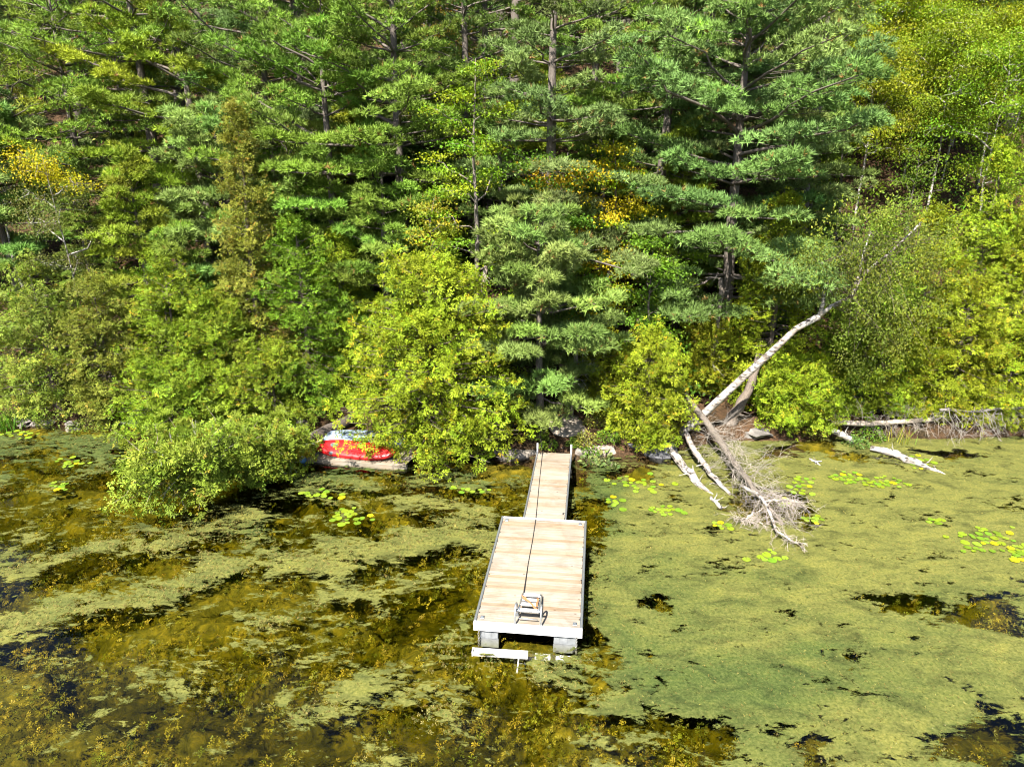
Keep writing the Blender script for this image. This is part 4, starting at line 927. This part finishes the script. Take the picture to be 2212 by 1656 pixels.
def twig(m, o, d, L, rng, r=.012, depth=2, col=(1.5, 1.5, 1.5), wob=.12, kids=4, grav=0.0):
    s = np.linspace(0, 1, 5); p = o + np.outer(s * L, d); p[1:] += np.cumsum(rng.normal(size=(4, 3)), 0) * wob * L * .35; p[:, 2] -= grav * L * s ** 2
    tube(m, p, r * (1 - s * .75), 3, col, cap=False)
    if depth > 1:
        for k in range(kids):
            u = rng.uniform(.3, 1); q_ = np.array([np.interp(u, s, p[:, j]) for j in range(3)])
            twig(m, q_, nrm(d + rng.normal(size=3) * .65), L * rng.uniform(.3, .6), rng, r * .6, depth - 1, col, wob, kids, grav)
leaning_cedar()

# ------------------------------------------------------------------ leaning birch
def leaning_birch():
    rng = rng_of(81); Y0 = float(yshore(at_z(1480, 930)[0])) + .35
    pts = [(1470, 936, 0), (1500, 912, -.05), (1530, 885, -.1), (1600, 820, -.3), (1665, 762, -.5), (1720, 710, -.7), (1770, 682, -.9)]
    P = np.array([at_Y(a, b, Y0 + c) for a, b, c in pts]); base = P[0].copy(); e = empty('leaning_birch', base, 0, 'white birch trunk leaning steeply out to the right over the shore', 'tree'); P = P - base
    w = MB(); n = len(P); tube(w, P, np.linspace(.165, .105, n), 10, rough=.06, rng=rng)
    forks = [[(1770, 682, -.9), (1778, 655, -.9), (1782, 610, -.85), (1776, 565, -.8)], [(1768, 684, -.9), (1795, 662, -1.0), (1838, 640, -1.1), (1868, 590, -1.2), (1905, 560, -1.3), (1945, 525, -1.4), (1990, 480, -1.4)], [(1838, 640, -1.1), (1855, 600, -1.0), (1862, 560, -.9), (1880, 500, -.8)]]
    bl = []
    for fk in forks:
        q_ = np.array([at_Y(a, b, Y0 + c) for a, b, c in fk]) - base; k = MB(); tube(k, q_, np.linspace(.085, .025, len(q_)), 7, rough=.05, rng=rng); k.build('branch', M['birch'], e, True); bl.append(q_)
    w.build('trunk', M['birch'], e, True)
    f = MB(); tw = MB(); m = 250; C_ = []
    for i in range(m):
        a = rng.uniform(0, 6.28); rr = rng.uniform(0, 1) ** .6; px_ = 1885 + 195 * rr * math.cos(a) + rng.normal() * 18; py_ = 600 + (225 if math.sin(a) > 0 else 165) * rr * math.sin(a) + (px_ - 1885) * -.22 + rng.normal() * 18
        if px_ < 1815 and py_ > 640: px_ += 150; py_ -= 60
        C_.append(at_Y(px_, py_, Y0 - 1.35 + rng.normal() * .75) - base)
        if i % 3 == 0:
            src = bl[rng.integers(0, 3)]; s0 = src[rng.integers(1, len(src))]; mid = (s0 + C_[-1]) / 2 + [0, 0, .25]; tube(tw, [s0, mid, C_[-1]], [.014, .009, .004], 3, (.8, .75, .7), cap=False)
    C_ = np.array(C_); per = 52; n = m * per; pos = np.repeat(C_, per, 0) + rng.normal(size=(n, 3)) * [.22, .22, .26]
    cc = np.repeat(tint((.115, .15, .018), m, rng, .3, .07), per, 0) * np.exp(rng.normal(size=(n, 1)) * .22)
    scatter(f, LEAF, LT, pos, frame_x(rng.normal(size=(n, 3)) * .6 + [0, -.1, -.8], rng.normal(size=(n, 3)) * .7 + [0, -.5, .6]), rng.uniform(.065, .11, n), np.clip(cc, 0, .8))
    f.build('crown', M['leaf'], e); tw.build('twigs', M['bark'], e)
leaning_birch()

# ------------------------------------------------------------------ dead wood
def log(name, pts, r, mat, label, cat='log', col=(1, 1, 1), n=9, rough=.07, seed=1, twigs=None):
    rng = rng_of(seed); P = np.array(pts); base = P[0].copy(); t = np.linspace(0, 1, 12); src = np.linspace(0, 1, len(P)); Pi = np.stack([np.interp(t, src, P[:, k]) for k in range(3)], 1) - base
    Pi[1:-1] += rng.normal(size=(10, 3)) * .02; e = empty(name, base, 0, label, cat)
    m = MB(); tube(m, Pi, np.interp(t, np.linspace(0, 1, len(r)), r), n, col, rough, rng); m.build('stem', M[mat], e, True)
    if twigs: tm = MB(); twigs(tm, Pi, t, rng); tm.build('twigs', M['deadwood'], e)
    else:
        sm = MB()
        for k in range(5):
            u = rng.uniform(.15, .9); o = np.array([np.interp(u, t, Pi[:, j]) for j in range(3)]); rr = float(np.interp(u, np.linspace(0, 1, len(r)), r)); d = nrm(rng.normal(size=3) + [0, -.3, .5]); tube(sm, [o, o + d * (rr + rng.uniform(.05, .25)), o + d * (rr + .3) + rng.normal(size=3) * .05], [.025, .016, .006], 5, col)
        sm.build('branch_stub', M[mat], e)
    return e
def brush(tm, Pi, t, rng):
    for k in range(170):
        u = rng.uniform(.18, 1.05); o = np.array([np.interp(min(u, 1), t, Pi[:, j]) for j in range(3)]); d = nrm(rng.normal(size=3) * [1, .8, .55] + [.35, -.35, .12])
        g_ = rng.uniform(.8, 1.35); twig(tm, o, d, rng.uniform(.5, 1.45), rng, .009, 3, (g_ * 1.12, g_ * 1.08, g_ * 1.02), .2, 3, .18)
log('fallen_dead_tree', [at_Y(1478, 850, 25.0), at_z(1529, 915, .95), at_z(1564, 966, .7), at_z(1595, 1009, .5), at_z(1624, 1048, .35), at_z(1690, 1130, .05)], [.11, .13, .11, .09, .05], 'deadwood', 'brown dead trunk fallen into the water with a mass of grey twigs', 'dead tree', (.75, .69, .63), seed=5, twigs=brush)
log('birch_log', [at_z(1433, 955, .35), at_z(1470, 1000, .16), at_z(1505, 1040, .07), at_z(1540, 1070, -.05)], [.11, .15, .13, .06], 'birch', 'thick white birch log lying half in the water right of the gangway', seed=6, rough=.12)
log('birch_log', [at_z(1478, 926, .8), at_z(1501, 975, .5), at_z(1540, 1025, .22), at_z(1578, 1068, .02)], [.085, .1, .09, .05], 'birch', 'slim white birch log between the thick log and the brush', seed=7, rough=.1)
log('driftwood_piece', [at_z(1536, 1073, .02), at_z(1550, 1090, .03), at_z(1558, 1100, 0)], [.05, .06, .03], 'birch', 'short broken white piece at the end of the thick birch log', 'driftwood', seed=8)
def z3(x, y): return ((2300 + x / 1.506) * .58519, (1000 + y / 1.506) * .58519)
def fewtwigs(tm, Pi, t, rng):
    for k in range(40):
        u = rng.uniform(.2, 1); o = np.array([np.interp(u, t, Pi[:, j]) for j in range(3)]); twig(tm, o, nrm(rng.normal(size=3) * [1, .8, .5] + [.4, -.3, .0]), rng.uniform(.3, .8), rng, .011, 3, (1.5, 1.42, 1.32), .2, 3, .3)
log('dead_branch', [at_z(*z3(660, 1190), .35), at_z(*z3(750, 1240), .45), at_z(*z3(810, 1320), .4), at_z(*z3(845, 1440), .22), at_z(*z3(930, 1500), .12), at_z(*z3(1000, 1517), .05)], [.05, .05, .04, .035, .025, .012], 'birch', 'white bent branch reaching farthest into the water from the brush', 'branch', seed=9, twigs=fewtwigs)
log('dead_branch', [at_z(*z3(770, 1278), .4), at_z(*z3(890, 1270), .45), at_z(*z3(960, 1276), .4)], [.03, .028, .01], 'birch', 'short white side branch pointing right from the brush', 'branch', seed=10, twigs=fewtwigs)
log('dead_branch', [at_z(*z3(730, 1340), .25), at_z(*z3(690, 1375), .16), at_z(*z3(655, 1388), .05)], [.025, .03, .02], 'birch', 'short white branch pointing left below the brush', 'branch', seed=11, twigs=fewtwigs)
def sidetwigs(tm, Pi, t, rng):
    for k in range(70):
        u = rng.uniform(.05, 1); o = np.array([np.interp(u, t, Pi[:, j]) for j in range(3)]); up = rng.uniform() < .5
        twig(tm, o, nrm(np.array([rng.normal() * .6 - .2, rng.normal() * .5 - .2, .8 if up else -.6])), rng.uniform(.4, 1.25) if up else rng.uniform(.3, .8), rng, .01, 3, (1.2, 1.15, 1.08), .22, 3, .3 if up else -.05)
log('fallen_dead_tree', [at_z(1798, 914, .55), at_z(1895, 914, .5), at_z(1953, 911, .55), at_z(2030, 903, .6)], [.1, .11, .1, .06], 'deadwood', 'pale dead trunk lying level along the right shore with bare twigs', 'dead tree', (2.0, 1.8, 1.6), seed=12, twigs=sidetwigs)
log('birch_log', [at_z(1881, 968, .12), at_z(1930, 979, .1), at_z(1976, 1000, .07), at_z(2042, 1024, .0)], [.1, .15, .13, .02], 'birch', 'tapering white log floating in the water at right', seed=13, rough=.1)
log('birch_log', [at_z(1797, 928, .5), at_z(1820, 940, .35), at_z(1843, 953, .1)], [.1, .12, .1], 'birch', 'short white log at the bank left of the tapering floating log', seed=14, rough=.14)
log('driftwood_piece', [at_z(1749, 990, .02), at_z(1762, 998, .03), at_z(1774, 1007, .0)], [.035, .03, .01], 'birch', 'small white stick floating right of the brush', 'driftwood', seed=15)
def hang(tm, Pi, t, rng):
    for k in range(60):
        u = rng.uniform(0, 1); o = np.array([np.interp(u, t, Pi[:, j]) for j in range(3)]) + rng.normal(size=3) * [.1, .25, .15]
        twig(tm, o, nrm(np.array([rng.normal() * .5, -.5 + rng.normal() * .3, -.65])), rng.uniform(.5, 1.2), rng, .012, 3, (1.1, 1.08, 1.06), .22, 3, .1)
log('dead_branch', [at_z(2030, 885, 1.15), at_z(2110, 888, 1.1), at_z(2200, 880, 1.15), at_z(2290, 880, 1.2)], [.05, .05, .05, .04], 'deadwood', 'row of bare grey twigs hanging to the water under the right cedars', 'branch', (.8, .8, .8), seed=16, twigs=hang)
def stump():
    X, Y = at_Y(1786, 870, float(yshore(at_z(1786, 945)[0])) + 1.3)[:2]; z = float(ground_z(X, Y)); e = empty('tree_stump', (X, Y, z), 0, 'pale broken stump under the cedars at right', 'stump'); rng = rng_of(17)
    m = MB(); tube(m, [(0, 0, -.2), (.0, 0, .1), (-.03, 0, .4), (-.06, 0, .75), (-.08, .0, .85)], [.36, .27, .2, .18, .12], 11, (1.35, 1.15, 1.0), .1, rng); m.build('stem', M['deadwood'], e, True)
    m = MB()
    for k in range(6):
        a = k * 1.05; tube(m, [(math.cos(a) * .2, math.sin(a) * .2, .1), (math.cos(a) * .45, math.sin(a) * .45, -.02), (math.cos(a) * .7, math.sin(a) * .7, -.12)], [.09, .06, .03], 6, (1.2, 1.05, .95))
    m.build('roots', M['deadwood'], e, True)
    for (px_, py_), r_, lab, sd in (((1590, 890), .2, 'dark leaning old trunk behind the brush', 18),):
        X, Y = at_Y(px_, py_, float(yshore(at_z(px_, 950)[0])) + .7)[:2]; z = float(ground_z(X, Y))
        log('old_trunk', [(X - .25, Y, z - .2), (X, Y, z + .5), (X + .5, Y + .2, z + 1.3), (X + .9, Y + .6, z + 2.6)], [r_ * 1.3, r_, r_ * .9, r_ * .7], 'bark', lab, 'trunk', (1.1, 1.05, 1), seed=sd, rough=.09)
stump()
def snag(px_, pr, inl, pt, r, lab, col=(1, 1, 1), mat='bark', lean=(0, 0), seed=1):
    X, Y, H, R = spot(px_, pr, inl, pt, 40); z = float(ground_z(X, Y)); rng = rng_of(seed); l = trunk_line(H, rng, lean); e = empty('bare_trunk', (X, Y, z), 0, lab, 'trunk'); m = MB(); tube(m, l, np.linspace(r, r * .6, len(l)), 8, col, .06, rng); m.build('stem', M[mat], e, True)
    m = MB()
    for k in range(16): o = on_line(l, rng.uniform(.2, 1) * H); twig(m, o, nrm(rng.normal(size=3) * [1, 1, .35]), rng.uniform(.4, 1.2), rng, .014, 2, (1.3, 1.3, 1.3))
    m.build('twigs', M['deadwood'], e)
snag(1052, 720, 2.2, 575, .12, 'pale grey trunk just left of the young shore pine', (2.2, 2.1, 2.0), seed=21)
snag(1548, 700, 2.6, 600, .16, 'grey trunk below the big layered pine', (1.1, 1.1, 1.1), seed=22)
snag(1235, 870, 1.9, 720, .07, 'thin trunk right of the young shore pine', (1.3, 1.3, 1.3), seed=23)

# ------------------------------------------------------------------ rocks on the shore
ROCK = [(1122, 980, .5, .36, .13, 'large flat rock left of the gangway end', (1.0, .95, .88)), (1075, 972, .35, .3, .2, 'rock under the hanging cedar left of the gangway', (1, 1, 1)), (1180, 962, .3, .25, .16, 'rock behind the left gangway post', (1.1, 1.1, 1)), (1215, 968, .28, .22, .14, 'rock between the two gangway posts', (1.2, 1.15, 1.1)),
        (1258, 976, .3, .26, .14, 'pale rock right of the right gangway post', (1.05, 1.0, .95)), (1297, 975, .36, .28, .22, 'pinkish rock among the shrubs right of the gangway', (1.35, 1.2, 1.12)), (1325, 962, .3, .3, .3, 'upright grey rock behind the pinkish one', (1.1, 1.1, 1.1)), (1372, 968, .6, .4, .34, 'dark flat rock under the rounded cedar', (.5, .55, .65)), (1425, 968, .5, .4, .3, 'dark rock beside the thick birch log', (.55, .6, .7)),
        (50, 912, .45, .3, .12, 'whitish rock at the left end of the shore', (1.6, 1.55, 1.5)), (92, 912, .4, .3, .14, 'second whitish rock on the left shore', (1.7, 1.6, 1.55)), (155, 918, .4, .3, .14, 'grey rock at the water below the olive cedars', (1.1, 1.1, 1.1)), (290, 915, .5, .35, .25, 'dark rock right of the olive cedars', (.75, .78, .82)), (345, 918, .45, .3, .2, 'dark rock beside the leaning cedar crown', (.7, .72, .76)), (395, 920, .5, .35, .22, 'rock in shadow behind the leaning cedar crown', (.7, .7, .72)),
        (1500, 935, .5, .35, .25, 'shaded rock at the foot of the leaning birch', (.8, .75, .7)), (1640, 940, .5, .4, .2, 'rock behind the brush', (.8, .8, .8)), (1985, 905, .6, .4, .3, 'flat grey rock behind the fallen dead trunk', (1.0, .98, .95)), (640, 925, .5, .4, .25, 'dark rock behind the boats', (.7, .7, .7)), (850, 945, .6, .4, .3, 'rock at the right end of the boats', (.8, .8, .8))]
for i, (a, b, rx, ry, rz_, lab, c) in enumerate(ROCK):
    p = at_z(a, b, .1); m = MB(); blob(m, (0, 0, 0), (rx, ry, rz_), rng_of(300 + i), rough=.55, col=np.array(c) * .72); o = m.build('shore_rock', M['rock'], smooth=False); o.location = (p[0], p[1] + .1, .06); o.rotation_euler = (0, 0, i * 1.3); tag(o, lab, 'rock', 'rocks along the waterline')
p = at_z(1222, 925, .5); m = MB(); blob(m, (0, 0, 0), (.75, .85, .09), rng_of(340), rough=.12, col=(1.25, 1.15, 1.0)); o = m.build('stone_slab', M['rock'], smooth=True); o.location = (p[0], p[1], float(ground_z(p[0], p[1])) + .03); o.rotation_euler = (.18, 0, .3); tag(o, 'worn flat tan slab at the shore end of the gangway', 'slab')

# ------------------------------------------------------------------ shrubs, grass, reeds
def shrub(name, px_, py_, z, r, h, n, leaf, col, lab, seed, up=.3, cat='shrub', temps=(LEAF, LT)):
    rng = rng_of(seed); p = at_z(px_, py_, z); zg = max(float(ground_z(p[0], p[1])), -.1); e = empty(name, (p[0], p[1], zg), 0, lab, cat); f = MB(); w = MB()
    for k in range(9):
        a = rng.uniform(0, 6.28); q_ = np.array([math.cos(a) * r * .7, math.sin(a) * r * .7, h * rng.uniform(.5, 1)]); tube(w, [(0, 0, -.05), q_ * [.4, .4, .6], q_], [.01, .008, .004], 3, (1, 1, .8), cap=False)
    a = rng.uniform(0, 6.28, n); rr = r * rng.uniform(0, 1, n) ** .55; t = rng.uniform(0, 1, n)
    pos = np.stack([np.cos(a) * rr, np.sin(a) * rr, .04 + h * t * (1 - .5 * (rr / r) ** 2)], 1); lump = fbm(pos[:, 0] * 4 + seed, pos[:, 1] * 4, seed) - .5; pos[:, 2] += lump * h * .6
    cc = tint(col, n, rng, .28, .1)
    d = np.stack([np.cos(a), np.sin(a), np.full(n, up)], 1) + rng.normal(size=(n, 3)) * .6; scatter(f, *temps, pos, frame_x(d, rng.normal(size=(n, 3)) * .5 + [0, -.2, 1]), leaf * rng.uniform(.6, 1.3, n), cc)
    f.build('foliage', M['leaf'], e); w.build('stem', M['bark'], e)
SG = (.13, .21, .02); SY = (.2, .21, .035)
SHR = [(1160, 948, .45, .42, .5, SG, 'leafy green shrub left of the gangway end'), (1185, 958, .4, .3, .35, SG, 'low green plant between the gangway posts'), (1130, 925, .5, .5, .6, SY, 'yellowish shrub under the young shore pine'), (1100, 905, .6, .5, .5, SG, 'green shrub at the left of the pine foot'),
       (1262, 952, .45, .45, .55, SY, 'yellow green shrub right of the gangway end'), (1290, 925, .5, .5, .6, SY, 'pale yellow shrub below the small yellowish cedar'), (1312, 950, .45, .42, .5, SG, 'green shrub beside the pinkish rock'), (1275, 978, .1, .35, .35, SG, 'green plant hanging into the water right of the gangway'), (1238, 955, .4, .25, .3, SG, 'small plant at the right gangway post'), (1335, 935, .5, .4, .5, SY, 'dry looking shrub left of the rounded cedar'),
       (30, 895, .4, .7, .7, SG, 'green bush at the left end of the shore'), (110, 898, .4, .6, .55, OLV, 'olive bush above the whitish rocks'), (180, 905, .4, .6, .5, OLV, 'olive bush hanging over the water on the left shore'), (240, 912, .3, .5, .5, OLV, 'small olive bush beside the dark rocks'), (1850, 950, .2, .5, .35, (.1, .15, .03), 'low green plants around the short white log'), (1880, 925, .4, .6, .5, SG, 'bright green bush left of the fallen dead trunk'), (1760, 930, .3, .5, .45, SY, 'yellow green weeds below the stump'), (1950, 895, .5, .5, .5, SG, 'green bush behind the fallen dead trunk'), (1450, 900, .6, .5, .5, SY, 'yellow shrub left of the leaning birch foot'), (1180, 895, .7, .5, .4, SG, 'green plants behind the pine foot')]
for i, (a, b, z, r, h, c, lab) in enumerate(SHR): shrub('shrub', a, b, z, r, h, int(420 * r / .45), .09, c, lab, 400 + i)
for i, (a, b) in enumerate(((1285, 1004), (1306, 990), (1318, 1008), (1270, 996))):
    shrub('broadleaf_water_plant', a, b, 0, .26, .25, 34, .2, (.15, .2, .06), ['broad leaved water plant farthest out right of the gangway', 'broad leaved water plant nearest the shrubs right of the gangway', 'broad leaved water plant farthest right of its group', 'broad leaved water plant closest to the gangway'][i], 440 + i, .9, 'water plant')
BLADE = np.array([[0, -.5, 0], [0, .5, 0], [.6, .3, 1.2], [.6, -.3, 1.2], [1, 0, 0]])
def reeds(name, px_, py_, z, n, h, spread, col, lab, seed, cat):
    rng = rng_of(seed); p = at_z(px_, py_, z); e = empty(name, (p[0], p[1], max(-.1, min(float(ground_z(p[0], p[1])), .6))), 0, lab, cat); f = MB()
    for k in range(n):
        o = np.append(rng.normal(size=2) * spread, 0); d = nrm([rng.normal() * .22, rng.normal() * .22, 1]); L = h * rng.uniform(.6, 1.1); b = nrm(np.cross(d, rng.normal(size=3))) * .014; bend = rng.normal(size=3) * [.12, .12, 0] * L
        f.add([o - b, o + b, o + d * L * .6 + b * .8 + bend * .4, o + d * L * .6 - b * .8 + bend * .4, o + d * L + bend - [0, 0, .05]], t=[[3, 2, 4]], q=[[0, 1, 2, 3]], c=tint(col, 1, rng, .2, .08)[0])
    f.build('blade_tuft', M['leaf'], e)
reeds('reed_clump', 1935, 955, 0, 22, 1.0, .16, (.24, .25, .04), 'thin yellow reeds left in front of the fallen dead trunk', 460, 'reeds')
reeds('reed_clump', 1958, 957, 0, 16, .8, .12, (.22, .25, .04), 'thin yellow reeds right in front of the fallen dead trunk', 461, 'reeds')
reeds('grass_tuft', 8, 905, .3, 130, .8, .35, (.09, .2, .02), 'green grass tuft at the far left of the shore', 462, 'grass')
reeds('grass_tuft', 35, 905, .2, 90, .6, .3, (.11, .2, .025), 'shorter green grass beside the whitish rocks', 463, 'grass')
reeds('grass_tuft', 300, 905, .3, 80, .5, .2, (.1, .17, .03), 'grass tuft hanging over the dark rocks at left', 464, 'grass')

# ------------------------------------------------------------------ water lilies
def pad_mesh(col, seed):
    rng = rng_of(seed); m = MB(); n = 11; a = np.linspace(.16, 2 * np.pi - .16, n); r = 1 + rng.normal(size=n) * .04
    V = [[0, 0, 0]] + [[math.cos(x) * q_, math.sin(x) * q_, .03 * rng.uniform(-1, 1)] for x, q_ in zip(a, r)]; c = tint(col, 1, rng, .1, .05)[0]
    V2 = [[v_[0], v_[1], v_[2] - .04] for v_ in V]
    m.add(V + V2, t=[[0, i + 1, i + 2] for i in range(n - 1)] + [[n + 1, n + 3 + i, n + 2 + i] for i in range(n - 1)], q=[[i + 1, n + 2 + i, n + 3 + i, i + 2] for i in range(n - 1)], c=c); return m.mesh('lily_pad', M['leaf'])
PADS = [pad_mesh((.2, .33, .02), 1), pad_mesh((.16, .29, .02), 2), pad_mesh((.24, .34, .03), 3), pad_mesh((.5, .42, .015), 4)]
LILY = [(752, 1116, 20, 34, 13, 'bright clump of lily pads in open water left of the dock'), (160, 1002, 12, 30, 9, 'lily pads left of the leaning cedar crown'), (132, 1050, 9, 16, 6, 'small yellow green lily pads on the left water'), (690, 1065, 12, 34, 9, 'lily pads in front of the plank raft'), (1012, 1058, 10, 40, 6, 'lily pads below the large hanging cedar'),
        (35, 938, 14, 34, 9, 'lily pads at the left end of the shore'), (1440, 1102, 14, 26, 7, 'lily pads left of the thick birch log end'), (1385, 1045, 22, 60, 18, 'scattered small lily pads right of the gangway'), (1330, 1085, 8, 20, 8, 'few lily pads beside the dock corner on the right'), (1835, 1030, 20, 30, 9, 'left half of the lily patch below the fallen dead trunk'), (1905, 1042, 24, 36, 9, 'right half of the lily patch below the fallen dead trunk'),
        (2120, 1165, 34, 70, 26, 'large lily patch at the right edge of the picture'), (2195, 1195, 12, 24, 16, 'lily pads cut by the right edge'), (1735, 1045, 16, 26, 18, 'lily pads just right of the brush'), (1755, 1120, 8, 18, 8, 'few lily pads right of the bent white branch'), (1665, 1205, 9, 30, 9, 'lily pads below the tip of the brush'), (1985, 1000, 10, 26, 10, 'lily pads beside the tapering floating log'), (1560, 1135, 7, 22, 6, 'few yellowing lily pads left of the brush tip'), (2020, 1125, 6, 20, 5, 'few lily pads left of the large lily patch'), (1690, 1085, 6, 14, 12, 'few lily pads among the brush twigs')]
for i, (a, b, n, sx_, sy_, lab) in enumerate(LILY):
    rng = rng_of(500 + i); c = at_z(a, b, 0); e = empty('water_lily', (c[0], c[1], 0), 0, lab, 'water lily', 'water lilies'); pl = []
    for k in range(n):
        for _ in range(30):
            p = at_z(a + rng.normal() * sx_ * .55, b + rng.normal() * sy_ * .55, .02); r = rng.uniform(.06, .125)
            if all(np.hypot(*(p[:2] - o_[:2])) > (r + o_[2]) * .82 for o_ in pl): break
        pl.append((p[0], p[1], r)); o = put('lily_pad', PADS[3] if rng.uniform() < .14 else PADS[rng.integers(0, 3)], e)
        o.location = (p[0] - c[0], p[1] - c[1], .026 + k * .0007); o.scale = (r, r, .22); o.rotation_euler = (rng.normal() * .03, rng.normal() * .03, rng.uniform(0, 6.28))
